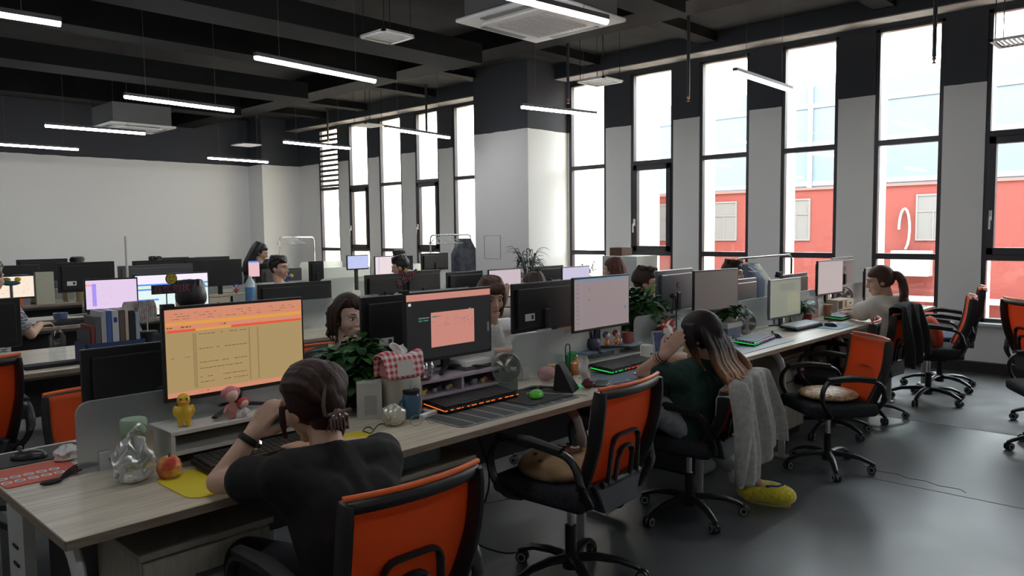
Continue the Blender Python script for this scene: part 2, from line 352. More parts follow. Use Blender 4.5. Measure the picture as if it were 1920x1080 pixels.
# ------------------------------------------------------------------ outside
BRED = mat('red_render', (.13, .036, .031), .9, spec=0)
g_ = MB(); g_.b2(9.5, 90, -60, 90, -6.3, -6); struct('ground', g_, mat('pale_paving', (.62, .60, .56), .9))
rb = thing('red_building', 'salmon red rendered building with small white framed windows across the yard', 'building', (20, 8, -6))
x = MB(); x.b2(0, 10, -20, 7.35, 0, 8.5); obj('wall', x, BRED, rb)
x = MB(); x.b2(-.05, 10, -20, 7.35, 8.5, 8.56); obj('roof', x, mat('coping', (.2, .06, .05), .8), rb)
x = MB(); x.b2(-.9, 0, -20, 7.35, 5.8, 5.86); obj('ledge', x, mat('pale_ledge', (.3, .2, .18), .8), rb)
for y in (12.85, 10.62, 8.55, 5.25, 3.0, .8, -1.6, -4):
    q = y - 8
    f = MB(); f.b2(-.04, .02, q - .38, q - .34, 7.18, 8.28); f.b2(-.04, .02, q + .34, q + .38, 7.18, 8.28); f.b2(-.04, .02, q - .34, q + .34, 7.18, 7.22); f.b2(-.04, .02, q - .34, q + .34, 8.24, 8.28); f.b2(-.035, .02, q - .015, q + .015, 7.22, 7.86); f.b2(-.038, .02, q - .34, q + .34, 7.86, 7.89)
    f = obj('window', f, mat('far_window_frame', (.13, .115, .11), .8, spec=0), rb); p = MB(); p.b2(-.02, 0, q - .35, q + .35, 7.2, 8.25); obj('pane', p, mat('far_pane', (.105, .10, .098), .8, spec=0), f)
bb = thing('pale_blue_building', 'pale blue and white panelled hall rising behind the red building', 'building', (31, 8, -6))
x = MB(); x.b2(0, 8, -24, 13, 0, 13.2); obj('wall', x, mat('pale_blue_clad', (.112, .145, .168), .8, spec=0), bb)
x = MB()
for k in range(15): x.b2(-.10, 0, -24 + k * 2.6, -23.8 + k * 2.6, 8, 13.2)
for z in (9.2, 10.8, 12.3): x.b2(-.05, 0, -24, 13, z, z + .18)
obj('rail', x, mat('white_rib', (.14, .15, .16), .6), bb)
cb = thing('cream_building', 'cream rendered wing with thin horizontal joints outside the far windows', 'building', (14, 20.5, -6))
x = MB(); x.b2(0, 4, -9, 12, 0, 13.5); obj('wall', x, CREAM, cb)
x = MB()
for z in (6.3, 7.5, 8.3, 9.6, 11): x.b2(-.01, 0, -9, 12, z, z + .03)
obj('joint', x, mat('joint_cream'), cb)
ac = thing('outdoor_unit', 'white air conditioner unit with looped pipe on the red wall outside', 'air conditioner', (19.6, 5.6, .35))
x = MB(); x.b2(-.15, .2, -.42, .42, 0, .6); obj('body', x, mat('outdoor_white', (.2, .18, .17), .6), ac, bevel=.02)
x = MB(); x.tube([(-.02 + .3, .25 + .12 * cos(t), 1.1 + .5 * sin(t)) for t in [i * .4 for i in range(12)]], .03); obj('pipe', x, mat('outdoor_white'), ac)
ob = thing('office_building_wall', 'lower storeys of the office below the windows', 'building', (9, 0, -6))
bpy.data.objects.remove(ob)

# ================================================================== ceiling fixtures
def lamp(x, y, z, L_, yaw, label):
    t = thing('tube_lamp', label, 'ceiling light', (x, y, z), yaw, 'hanging tube lamps')
    m = MB(); m.b2(-L_ / 2, L_ / 2, -.022, .022, .0, .03); obj('housing', m, mat('lamp_body', (.10, .10, .11), .4), t)
    m = MB(); m.tube([(-L_ / 2 + .004, 0, -.008), (L_ / 2 - .004, 0, -.008)], .021, n=10); obj('diffuser', m, mat('tube_light', (.9, .9, .9), .5, emit=(.93, .96, 1), es=TUBE), t, smooth=True)
    for s in (-1, 1):
        m = MB(); m.tube([(s * L_ * .32, 0, .03), (s * L_ * .32, 0, CZ - z)], .0018, n=5); obj('wire', m, mat('wire_grey', (.12, .12, .12), .4), t)
LZ = 2.87
for (x, y, a, lb) in [
    (4.84, 7.50, 6, 'tube lamp hanging left of the small square ceiling vent'), (4.87, 11.10, 5.7, 'tube lamp below and left of the lamp next to the ceiling vent'),
    (5.00, 14.95 - .1, -1.4, 'tube lamp in front of the far white cassette air conditioner'), (3.7, 14.35, 6, 'tube lamp above the end wall at the left edge'),
    (9.4, 18.3, 3.8, ''), (8.88 - .02, 13.9, 4, ''), (8.55, 10.27, 8.7, ''), (8.35, 7.0, -4, ''), (9.1, 4.33, 1.9, ''), (8.1, 6.7, -9, ''), (3.8, 15, -5, '')]: pass
def at(p, z):                                        # where the sight line of a photo pixel meets a height
    r = Vector(((p[0] - 960) / F, (540 - p[1]) / F, -1)); d = mr.to_3x3() @ r
    k = (z - 1.5) / d.z
    return Vector((0, 0, 1.5)) + d * k
LAMPS = [((478, 105), (703, 150), 'long tube lamp hanging below the small square ceiling vent'), ((233, 179), (438, 206), 'tube lamp hanging second above the far cassette air conditioner'),
         ((84, 234), (272, 249), 'tube lamp hanging just in front of the far cassette air conditioner'), (None, (147, 279), 'tube lamp just above the white end wall at the left edge'),
         ((390, 295), (502, 303), 'short looking tube lamp nearest the far corner column'), ((532, 265), (656, 277), 'tube lamp hanging in front of the louvred far window'),
         ((722, 239), (843, 257), 'tube lamp hanging in front of the far cream coloured windows'), ((990, 200), (1107, 213), 'tube lamp beside the white pillar top'),
         ((1378, 133), (1483, 168), 'tube lamp seen against the bright middle windows'), (None, (1138, 38), 'big bright tube lamp just below the near cassette air conditioner'), (None, (114, 42), 'bright tube lamp in the top left corner of the room')]
for a, c, lb in LAMPS:
    B = at(c, LZ); A = at(a, LZ) if a else B - Vector((1.2, -.05 if c[0] != 147 else .02, 0))
    if c == (1138, 38): A = B + Vector((-1.2, .12, 0))
    d = B - A; Ln = min(max(d.length, 1.1), 1.3); M_ = (A + B) / 2
    lamp(M_.x, M_.y, LZ, Ln, math.atan2(d.y, d.x), lb)
for x_, y_, lb in ((1.1, 2.3, 'added unseen tube lamp brightening the nearest desks, outside the picture'), (-1.7, 2.4, 'added unseen tube lamp far left of the camera'), (3.9, -.5, 'added unseen tube lamp over the aisle behind the camera'), (.8, -.6, 'added unseen tube lamp directly behind the camera'), (-1.7, 5.6, 'added unseen tube lamp over the left part of the second bench'), (-1.7, 8.6, 'added unseen tube lamp over the left part of the fourth bench')): lamp(x_, y_, LZ, 1.2, R(4), lb)  # unseen lamps added to lift the brightness of the nearest desks
def cassette(x, y, z, label):
    t = thing('cassette_air_conditioner', label, 'air conditioner', (x, y, z), 0, 'ceiling cassette units')
    m = MB(); m.b2(-.475, .475, -.475, .475, 0, .035); obj('panel', m, mat('cassette_white', (.86, .84, .82), .45), t, bevel=.03)
    m = MB(); m.b2(-.33, .33, -.33, .33, -.022, 0); obj('grille_frame', m, mat('cassette_white'), t, bevel=.015)
    m = MB(); m.b2(-.25, .25, -.25, .25, -.026, -.02)
    for i in range(12): m.b2(-.25, .25, -.245 + i * .043, -.228 + i * .043, -.030, -.024)
    obj('grille', m, mat('cassette_grille', (.62, .60, .59), .6), t)
    for k in range(4):
        m = MB(); m.b2(-.24, .24, .37, .43, -.006, .004, None, Matrix.Rotation(k * pi / 2, 4, 'Z')); obj('air_flap', m, mat('flap_grey', (.22, .22, .22), .5), t)
    m = MB(); m.b2(-.42, .42, -.42, .42, .035, .32); obj('body', m, mat('unit_body', (.12, .12, .12), .6), t)
    for sx in (-1, 1):
        for sy in (-1, 1): m = MB(); m.cyl((sx * .40, sy * .40, .3), .006, CZ - z - .3, n=6); obj('hanger_rod', m, DBLACK, t)
cassette(3.02, 2.50 * 1.08, 3.12, 'large white cassette air conditioner hanging in the black ceiling close by')
p = at((1003, 82), 3.12); q = at((1176, 43), 3.12); q2 = at((851, 42), 3.12); cn = (q + q2) / 2
bpy.data.objects['cassette_air_conditioner'].location = (cn.x, cn.y, 3.12)
c2 = at((235, 241), 3.12); cassette(c2.x + .1, c2.y, 3.12, 'distant white cassette air conditioner above the tube lamps on the left')
def vent(p, z, w_, label):
    c = at(p, z); t = thing('ceiling_vent', label, 'vent', (c.x, c.y, z), 0, 'square ceiling vents')
    m = MB(); h = w_ / 2
    for a in ((-h, h, -h, -h + .03), (-h, h, h - .03, h), (-h, -h + .03, -h, h), (h - .03, h, -h, h)): m.b2(*a, -.01, .01)
    obj('frame', m, mat('vent_white', (.80, .79, .77), .5), t)
    m = MB(); [m.b2(-h + .02, h - .02, -h + .03 + i * (w_ - .06) / 9, -h + .045 + i * (w_ - .06) / 9, -.004, .006) for i in range(10)]
    obj('slats', m, mat('vent_white'), t); m = MB(); [m.cyl((sx * h * .8, sy * h * .8, .01), .004, CZ - z, n=5) for sx in (-1, 1) for sy in (-1, 1)]; obj('hanger_rods', m, DBLACK, t)
vent((726, 69), 3.2, .36, 'small square white slatted vent in the black ceiling left of the near cassette unit')
vent((462, 272), 3.2, .42, 'far pale square vent above the lamp near the corner column')
vent((1125, 153), 3.2, .40, 'pale square vent edge beside the white pillar top')
vent((690, 235), 3.3, .40, 'pale square vent edge beside the far windows')
vent((1912, 76), 3.0, .36, 'pale square vent cut off at the right edge before the nearest window')
# hanging black conduits near the windows
for px, y0, y1 in ((1291, 68, 180), (1754, 18, 106), (799, 195, 243), (614, 225, 262), (1065, 145, 185)):
    A = at((px, y0), 3.9); r = Vector((A.x, A.y, 0)); k = 7.6 / A.x if px > 1000 else 8.3 / A.x
    m = MB(); zt = CZ; dist = r.length * k; zb = 1.5 + (at((px, y1), 3.0).z - 1.5) * (dist / Vector((at((px, y1), 3.0).x, at((px, y1), 3.0).y)).length)
    m.cyl((r.x * k, r.y * k, zb), .018, zt - zb, n=8); t = one('hanging_conduit', m, mat('conduit', (.03, .03, .035), .5), {1291: 'black conduit with sprinkler tip hanging before the middle window pier', 1754: 'black conduit hanging before the second nearest window', 799: 'black conduit hanging before the far cream windows', 614: 'black conduit hanging before the louvred window', 1065: 'black conduit hanging by the pillar'}[px], 'pipe')
    m = MB(); m.lathe([(.012, 0), (.02, -.02), (.006, -.04), (.022, -.06)], 8, None, Matrix.Translation((r.x * k, r.y * k, zb))); obj('sprinkler', m, mat('brass', (.5, .3, .2), .4, .8), t)

# ================================================================== desks
ST = 1.064; X0 = .573
def bench(x0, n, y0, label, near=True, w_=1.03, skip=()):
    """a double sided row of desks: one continuous bench"""
    t = thing('workstation_bench', label, 'desk', (x0, y0, 0), 0, 'long double sided desk benches')
    L_ = n * ST
    for i in range(n if near else 1):
        a = i * ST if near else 0; c = (i + 1) * ST if near else L_
        m = MB(); m.b2(a + .0008, c - .0008, 0, w_, .725, .75, WOOD); m.b2(a + .0008, c - .0008, -.002, .0, .725, .7495, EDGE)
        if i == 0: m.b2(-.002, 0, 0, w_, .725, .7495, EDGE)
        obj('tabletop', m, None, t)
    for i in range(n + 1):
        x = i * ST; x = min(max(x, .05), L_ - .05)
        m = MB(); rr = .16
        pts = path([(x, .07, .0), (x, .07, .705), (x, w_ - .07, .705), (x, w_ - .07, 0)], rr, 6)
        m.tube(pts, .024, flat=(1, .72), n=8, up=(1, 0, 0)); m.b2(x - .03, x + .03, .03, .12, 0, .012); m.b2(x - .03, x + .03, w_ - .12, w_ - .03, 0, .012)
        obj('leg_frame', m, WSTEEL, t, smooth=True)
    m = MB(); m.b2(.1, L_ - .1, w_ / 2 - .012, w_ / 2 + .012, .40, .70); obj('modesty_panel', m, mat('panel_grey', (.07, .07, .072), .6), t)
    m = MB(); m.b2(.05, L_ - .05, .16, .20, .685, .715); m.b2(.05, L_ - .05, w_ - .20, w_ - .16, .685, .715); obj('rail', m, WSTEEL, t)
    if near:                                         # slotted cable box at the open end
        m = MB(); m.b2(.02, .05, w_ / 2 - .05, w_ / 2 + .12, .05, .69, WSTEEL)
        for k in range(9): m.box((.017, w_ / 2 + .03, .14 + k * .055), (.004, .05, .008), DBLACK, None)
        obj('cable_box', m, None, t)
    for i in range(n):
        if i in skip: continue
        m = MB(); a = i * ST + (.20 if i == 0 else .07)
        if near and y0 < 3 and i == 1: a += .40
        c = (i + 1) * ST - .07; zt = .98; r = .04
        poly = [(a, .755), (c, .755)] + [(c - r + r * cos(q), zt - r + r * sin(q)) for q in (0, .4, .8, 1.2, pi / 2)] + [(a + r + r * cos(q), zt - r + r * sin(q)) for q in (pi / 2, 1.95, 2.35, 2.75, pi)]
        m.prism(poly, -.005, .005, FROST, Matrix.Translation((0, w_ / 2 + .04, 0)) @ FACE)
        g_ = obj('divider_panel', m, FROST, t)
        for xx in (a + .06, c - .08):
            m = MB(); m.b2(xx, xx + .045, w_ / 2 + .028, w_ / 2 + .052, .75, .81); obj('clip', m, mat('clip_white', (.55, .57, .57), .4), g_)
    return t
R1, R2, R3, R4, R5 = 2.07, 4.80, 7.15, 9.60, 12.10
bench(X0, 7, R1, 'nearest long light wood desk bench with frosted dividers running to the windows')
bench(X0 - 2 * ST + .3, 8, R2, 'second desk bench behind the nearest one', True, 1.03, (1, 2, 3))
bench(X0 - ST, 7, R3, 'third desk bench back from the camera', False, 1.03, (0, 1, 2))
bench(X0 + .5, 7, R4, 'fourth desk bench back from the camera', False)
bench(X0 + .6, 7, R5, 'farthest desk bench before the white end wall', False)
def pedestal(x, y, label, d=.45, w_=.40, h=.60):
    t = thing('pedestal_cabinet', label, 'cabinet', (x, y, 0), 0, 'under desk pedestal cabinets')
    m = MB(); m.b2(-w_ / 2, w_ / 2, 0.01, d, .05, h - .02); obj('body', m, PEDW, t, bevel=.003)
    m = MB(); m.b2(-w_ / 2 - .008, w_ / 2 + .008, -.012, d, h - .02, h); obj('top', m, mat('pedestal_top', (.30, .27, .22), .5), t, bevel=.003)
    m = MB(); m.b2(-w_ / 2 + .01, w_ / 2 - .01, .02, d - .02, 0, .05); obj('base', m, DBLACK, t)
    for nm, a, c in (('door', .06, .40), ('drawer', .41, h - .03)):
        m = MB(); m.b2(-w_ / 2 + .006, w_ / 2 - .006, -.008, .01, a, c)
        o = obj(nm, m, PEDW, t, bevel=.002); m = MB()
        if nm == 'door': m.cyl((0, 0, 0), .012, .02, CHROME, Matrix.Translation((w_ / 2 - .05, -.008, c - .05)) @ Matrix.Rotation(R(90), 4, 'X'), 10); m.tube([(w_ / 2 - .05, -.03, c - .05), (w_ / 2 - .05, -.034, c - .09), (w_ / 2 - .045, -.03, c - .13)], .008, DBLACK); m.ell((w_ / 2 - .05, -.035, c - .09), (.02, .01, .03), DBLACK); obj('lock', m, None, o, smooth=True)
        else: m.b2(-.05, .05, -.02, -.008, (a + c) / 2 - .006, (a + c) / 2 + .006); obj('handle', m, GREYP, o)
pedestal(1.0, 2.22, 'pale wood pedestal cabinet under the near end of the nearest bench'); pedestal(1.90, 2.22, 'wood pedestal cabinet with keys in its door behind the nearest orange chair')
pedestal(5.35, 2.30, 'pale pedestal cabinet with hanging keys beside a white curved leg'); pedestal(4.3, 2.36, 'dark shaded pedestal cabinet behind the grey jacket')
pedestal(6.35, 2.42, 'pedestal cabinet beneath the ponytailed woman\'s desk')
# basket box on top of the second pedestal
m = MB(); m.b2(-.11, .11, -.09, .09, 0, .07); t = one('storage_basket', m, mat('basket_blue', (.10, .14, .16), .5), 'blue grey plastic basket on the pedestal behind the nearest chair', 'basket', (1.86, 2.36, .60))
m = MB(); m.b2(-.115, .115, -.095, .095, .07, .082); obj('lid', m, mat('basket_lid', (.16, .20, .21), .5), t, bevel=.004)

# ================================================================== chairs
def make_chair(label, seat=SEATF):
    t = thing('office_chair', label, 'chair', (0, 0, 0), 0, 'orange mesh office chairs')
    m = MB(); m.cyl((0, 0, .055), .035, .06, n=14); obj('hub', m, BLACK, t, smooth=True)
    for k in range(5):
        a = 2 * pi * k / 5 + .3; M_ = Matrix.Rotation(a, 4, 'Z')
        m = MB(); m.tube([(.02, 0, .098), (.10, 0, .102), (.19, 0, .090), (.255, 0, .066), (.275, 0, .056)], [.024, .022, .019, .016, .014], None, M_, flat=(1, .75)); arm = obj('base_arm', m, BLACK, t, smooth=True)
        m = MB(); M2 = M_ @ Matrix.Translation((.275, 0, .026)) @ Matrix.Rotation(a * 2.3, 4, 'Z')
        m.cyl((0, 0, 0), .008, .035, BLACK, M2); T = M2 @ Matrix.Rotation(R(90), 4, 'X')
        for s in (-.020, .006): m.cyl((.012, 0, s), .026, .014, BLACK, T, 16)
        m.cyl((.012, 0, -.0215), .019, .044, mat('caster_hub', (.35, .35, .35), .4), T, 16)
        m.cyl((.012, 0, -.0225), .013, .046, DBLACK, T, 16); obj('caster', m, None, arm, smooth=True)
    m = MB(); m.cyl((0, 0, .10), .024, .13, n=14); m.cyl((0, 0, .20), .015, .15, CHROME, n=12); m.mats = [BLACK, CHROME]; m.m = [0] * (len(m.f) - 14) + [1] * 14
    obj('gas_column', m, None, t, smooth=True)
    m = MB(); m.b2(-.09, .09, -.12, .10, .335, .375); m.tube([(.06, 0, .35), (.20, .02, .345), (.23, .02, .34)], .007); obj('tilt_mechanism', m, BLACK, t, bevel=.008)
    m = MB(); m.b2(-.23, .23, -.215, .23, .375, .455); s = obj('seat', m, seat, t, bevel=.032); s.modifiers['bevel'].segments = 4
    def bp(u, v):                                    # back surface u -1..1, v 0..1
        z = .455 + .385 * v; hw = .165 + .035 * sin(v * pi * .55 + .35) + .002
        y = -.205 - .055 * v - .045 * v * v + .035 * sin(pi * v) * -1 + .03 * u * u
        return Vector((u * hw, y, z))
    m = MB()
    for sgn in (-1, 1): m.tube([bp(sgn, v / 10) + Vector((0, -.004, 0)) for v in range(-1, 11)], [.025] * 11 + [.021], flat=(.62, 1.25), n=8)
    m.tube([bp(u / 6, 1) + Vector((0, -.006, -.012)) for u in range(-6, 7)], .017, flat=(.7, 1)); m.tube([bp(u / 6, .0) + Vector((0, -.004, 0)) for u in range(-6, 7)], .02)
    obj('back_frame', m, BLACK, t, smooth=True)
    m = MB(); m.grid(lambda u, v: bp((u * 2 - 1) * 1.03, v * 1.005) + Vector((0, .016 + .012 * sin(pi * u), 0)), 14, 16); obj('back_mesh', m, ORANGE, t, smooth=True, solid=.004)
    m = MB(); m.tube([bp(u / 6 * 1.05, 1.02) + Vector((0, .006 - .012, .004)) for u in range(-6, 7)], .0075); obj('rim', m, ORIM, t, smooth=True)
    m = MB()
    for hw, z1 in ((.088, .655), (.046, .605)):
        m.tube(path([(-hw * 1.15, -.245, .475), (-hw, -.262, z1), (hw, -.262, z1), (hw * 1.15, -.245, .475)], .04), .0125, flat=(1, .7))
    m.tube([(-.13, -.238, .475), (.13, -.238, .475)], .014); obj('lumbar_support', m, BLACK, t, smooth=True)
    m = MB(); m.add([(-.16, -.205, .475), (.16, -.205, .475), (.10, -.15, .36), (-.10, -.15, .36), (-.165, -.235, .475), (.165, -.235, .475), (.11, -.24, .36), (-.11, -.24, .36)], [(0, 1, 2, 3), (7, 6, 5, 4), (4, 5, 1, 0), (3, 2, 6, 7), (0, 3, 7, 4), (1, 5, 6, 2)]); m.tube([(0, -.2, .36), (0, -.05, .355)], .025); obj('back_bracket', m, mat('bracket_grey', (.035, .04, .045), .35), t, bevel=.01)
    for sgn in (-1, 1):
        m = MB(); m.tube(path([(sgn * .19, .10, .375), (sgn * .265, .13, .40), (sgn * .27, .20, .50), (sgn * .265, .17, .615), (sgn * .262, -.02, .625), (sgn * .255, -.20, .60), (sgn * .25, -.235, .48), (sgn * .17, -.21, .40)], .06, 5), .018, flat=(1.1, .75)); a_ = obj('armrest', m, BLACK, t, smooth=True)
        m = MB(); m.tube([(sgn * .265, .15, .628), (sgn * .262, -.0, .638), (sgn * .257, -.15, .620)], [.022, .026, .022], flat=(1, .5)); obj('arm_pad', m, DBLACK, a_, smooth=True)
    return t
ch = make_chair('empty orange mesh chair seen from behind, its seat holding a brown patterned cushion'); ch.scale = (1.06,) * 3; ch.location = (2.49, 2.03, 0); ch.rotation_euler = (0, 0, R(3))
G_ = 'orange mesh office chairs'
for x, y, a, lb, sc in [
    (1.22, 1.78, -2, 'orange mesh chair of the woman in black, nearest the camera', 1.03),
    (3.50, 2.05, 5, 'office chair hidden under the draped light grey jacket', 1.0),
    (4.78, 1.82, 50, 'orange mesh chair turned out into the aisle with a golden cushion on its seat', .97),
    (5.62, 2.12, 14, 'thin slice of orange chair at the desk just behind the turned chair', 1.0),
    (6.30, 2.10, -6, 'black jacketed chair of the ponytailed woman', 1.0),
    (7.22, 1.90, 16, 'edge-on orange chair with a red cushion', 1.08),
    (7.88, 1.98, 13, 'edge-on orange chair with a blue seat, nearest the windows', 1.12),
    (6.95, .92, -140, 'orange chair cut off at the right edge of the picture, upper one', 1.12),
    (6.08, .83, 30, 'chair cut off at the right edge, of which one base arm shows', 1.0),
    (.78, 4.55, 4, 'orange chair at the second bench, cut off by the left edge', 1.1),
    (1.17, 3.38, 183, 'orange chair facing the camera across the nearest bench, left end', .98),
    (2.36, 3.62, 180, 'chair of the girl with her hand on her chin', 1.0), (3.55, 3.62, 180, 'chair of the woman in the white lace blouse', 1.0), (5.2, 3.62, 190, 'chair of the man with glasses', 1.0),
    (6.05, 4.3, 0, 'orange chair of the brown haired woman at the second bench', 1.05), (4.9, 4.25, 0, 'chair of the woman holding her hair at the second bench', 1.0), (1.92, 4.3, 0, 'chair of the man seen from behind before the blue striped spreadsheet', 1.0),
    (4.95, 6.75, 20, 'orange chair in the gap left of the double screens at the third bench', 1.15), (3.9, 6.6, -30, 'chair of the young man in profile at the third bench', 1.0), (1.75, 8.9, 10, 'small orange chair far off at the left side', 1.1), (5.4, 6.3, 0, 'chair of the man in pale blue at the third bench', 1.0)]:
    dup(ch, (x, y, 0), R(a), lb, G_, sc)
for o in COL.objects:                                # the chair under the jacket is set low
    if o.get('label', '').startswith('office chair hidden'):
        for c in o.children:
            if c.name.split('.')[0] in ('back_frame', 'back_mesh', 'rim', 'lumbar_support'): c.scale = (1, 1, .70); c.location = (0, 0, .455 * .30)
for o in COL.objects:                                # two chairs have blue seats
    if o.get('label', '').startswith('edge-on orange chair with a blue'):
        for c in o.children:
            if c.name.startswith('seat'): c.data = c.data.copy(); c.data.materials[0] = BLUES

# ================================================================== monitors
def screen_mesh(w_, h, bgm, rects, M_=None):
    m = MB(); m.b2(-w_ / 2, w_ / 2, -.0005, 0, 0, h, bgm)
    for k, (u0, v0, u1, v1, c) in enumerate(rects):
        y = -.0008 - .00003 * (k % 9); x0 = -w_ / 2 + u0 * w_; x1 = -w_ / 2 + u1 * w_; z0 = h * (1 - v1); z1 = h * (1 - v0)
        m.add([(x0, y, z0), (x1, y, z0), (x1, y, z1), (x0, y, z1)], [(0, 1, 2, 3)], c)
    return m
def lines(u0, v0, u1, v1, n, c, dens=.5, th=.25, seed=1):
    rd = random.Random(seed); o = []; dv = (v1 - v0) / n
    for i in range(n):
        u = u0
        while u < u1 - .01:
            l = rd.uniform(.008, .03)
            if rd.random() < dens: o.append((u, v0 + dv * i, min(u + l, u1), v0 + dv * (i + th), c))
            u += l + .006
    return o
def monitor(x, y, zb, w_=.51, h=.30, rz=0, zd=.75, label='', bgc=(20, 20, 22), rects=(), stand='v', back=None, sticker=False, logo=False, k=1.0, group=None, bezel=.009):
    back = back or BLACK
    t = thing('computer_monitor', label, 'monitor', (x, y, zd), rz, group or 'desktop monitors'); z = zb - zd
    m = MB(); m.b2(-w_ / 2, w_ / 2, 0, .018, z, z + h); m.b2(-w_ / 2 + .03, w_ / 2 - .03, .018, .038, z + .025, z + h - .03); obj('housing', m, back, t, bevel=.004)
    bgm = screen_mat(*bgc, k); S = screen_mesh(w_ - 2 * bezel, h - bezel - .016, bgm, rects)
    S.v = [v + Vector((0, -.0006, z + .015)) for v in S.v]; obj('screen', S, bgm, t)
    if stand:
        m = MB(); m.b2(-.022, .022, .03, .05, .01, z + h * .45); obj('stand_neck', m, BLACK, t, bevel=.004)
        m = MB()
        if stand == 'v':
            for s in (-1, 1): m.tube([(0, .04, .012), (s * .14, -.09, .006)], [.016, .011], flat=(1, .45)); m.tube([(0, .04, .012), (s * .07, .10, .006)], [.016, .01], flat=(1, .45))
        else: m.lathe([(.11, 0), (.11, .008), (.03, .014)], 24, None, Matrix.Translation((0, .04, 0)))
        obj('stand_foot', m, BLACK, t, smooth=True)
    if sticker:
        m = MB(); m.b2(.10, .18, .0382, .0388, z + .065, z + .105, PAPER); m.b2(.11, .13, .0388, .0392, z + .073, z + .097, mat('ink', (.05, .05, .05), .8))
        obj('label_sticker', m, None, t)
    if logo: m = MB(); m.cyl((0, 0, 0), .022, .002, mat('logo_dark', (.04, .04, .05), .3), Matrix.Translation((0, .038, z + h * .62)) @ Matrix.Rotation(R(-90), 4, 'X'), 18); m.cyl((0, 0, .002), .015, .001, back, Matrix.Translation((0, .038, z + h * .62)) @ Matrix.Rotation(R(-90), 4, 'X'), 18); obj('logo', m, None, t)
    return t
E_ = lambda r, g, b: screen_mat(r, g, b)
tan, sal, orn, red_, dk, gry = E_(150, 127, 86), E_(186, 122, 96), E_(200, 138, 62), E_(205, 72, 48), E_(96, 74, 48), E_(120, 104, 76)
r_ = [(0, 0, 1, .24, sal), (0, .145, 1, .185, orn), (0, .19, 1, .235, sal), (.01, .235, .2, .262, red_), (.2, .235, .45, .262, orn), (.45, .235, .995, .262, red_), (0, .945, 1, 1, sal)]
r_ += lines(.02, .05, .95, .14, 3, dk, .35, .2, 3) + lines(.01, .2, .6, .23, 1, dk, .3, .5, 4)
for u in (.178, .192, .575, .64): r_ += [(u, .29 + i * .0155, u + .011, .296 + i * .0155, dk) for i in range(41)]
for v in (.30, .47, .63, .70, .80, .86): r_ += lines(.22, v, .56, v + .012, 1, dk, .8, .7, int(v * 100))
r_ += lines(.03, .55, .16, .56, 1, dk, .8, .7, 5) + lines(.05, .96, .9, .985, 1, red_, .3, .6, 8)
monitor(1.285, 2.555, .945, .525, .32, 0, .885, 'monitor showing an orange and tan spreadsheet, nearest the camera', (150, 127, 86), r_)
dpk, gl_ = E_(176, 118, 106), E_(40, 110, 92)
r_ = [(0, .0, 1, .10, dpk), (.27, .30, .79, .84, dpk), (.02, .13, .05, .17, E_(190, 190, 190)), (.13, .36, .25, .38, E_(90, 96, 96)), (.13, .40, .17, .42, gl_), (.185, .40, .24, .42, gl_), (.72, .28, .755, .30, gl_), (.285, .355, .35, .375, gl_), (.36, .355, .385, .375, red_), (.29, .60, .40, .615, gl_)]
r_ += lines(.29, .41, .78, .57, 5, E_(120, 88, 82), .35, .22, 11) + [(.66, .43, .68, .44, E_(90, 90, 150)), (.70, .47, .72, .48, E_(90, 90, 150)), (.96, .55, .98, .70, E_(70, 72, 74))]
monitor(2.295, 2.56, .935, .52, .31, 0, .885, 'monitor with a black web page and a salmon panel, on the mauve riser', (21, 22, 23), r_)
r_ = [(0, 0, 1, .05, E_(92, 118, 140)), (.12, .05, .125, 1, E_(140, 128, 130))] + [(.03, .1 + i * .085, .08, .115 + i * .085, E_(96, 90, 100)) for i in range(10)] + lines(.15, .08, .32, .40, 7, E_(160, 100, 92), .3, .15, 17) + [(.25, .2, .265, .23, dk), (.25, .42, .27, .44, E_(30, 30, 60)), (.9, .62, .95, .68, E_(70, 110, 105))]
monitor(3.445, 2.57, .95, .52, .30, 0, .835, 'monitor showing a greyish pink chat list above the white and blue shelf', (124, 112, 114), r_)
monitor(4.72, 2.56, .945, .50, .285, R(-7), .75, 'dark grey monitor with a faintly glowing screen tilted above the woman in green', (66, 61, 60), ())  # dark screen given a faint even glow
monitor(5.68, 2.50, .82, .50, .30, R(-3), .75, 'blank greenish grey monitor standing low beside the potted plants', (112, 116, 104), [(.55, .35, .95, .9, E_(122, 124, 104)), (.3, .1, .8, .3, E_(104, 108, 98))], back=SILVER)
monitor(6.72, 2.56, .925, .48, .30, R(-4), .75, 'pinkish blank monitor behind the beige drawer box', (152, 142, 143), ())
monitor(7.78, 2.52, .81, .54, .31, R(-4), .75, 'grey monitor in front of the ponytailed woman, nearest the windows', (100, 98, 96), ())
G2 = 'monitors of the far side seats seen from the back'
monitor(1.135, 2.90, .815, .52, .295, pi, .75, 'black monitor back standing behind the frosted panel at the left end', stand='r', group=G2)
monitor(2.26, 2.84, .92, .52, .295, pi, .75, 'black monitor back with a white label beside the girl', sticker=True, group=G2)
monitor(3.28, 2.88, .94, .52, .275, pi, .75, 'black monitor back with a white label beside the chat list screen', sticker=True, group=G2)
monitor(4.59, 2.82, .945, .50, .285, pi + R(3), .75, 'silver backed monitor with round logo hiding the man with glasses', back=SILVER, logo=True, group=G2)
monitor(5.59, 2.84, .81, .52, .30, pi, .75, 'bluish silver monitor back beside the greenish grey screen', back=SILVER, group=G2)
monitor(6.60, 2.84, .80, .52, .305, pi, .75, 'grey monitor back with round logo behind the white potted plant', back=mat('grey_back', (.09, .09, .095), .35), logo=True, group=G2)
monitor(7.72, 2.84, .92, .54, .295, pi, .75, 'silver monitor back nearest the window wall', back=SILVER, logo=True, group=G2)
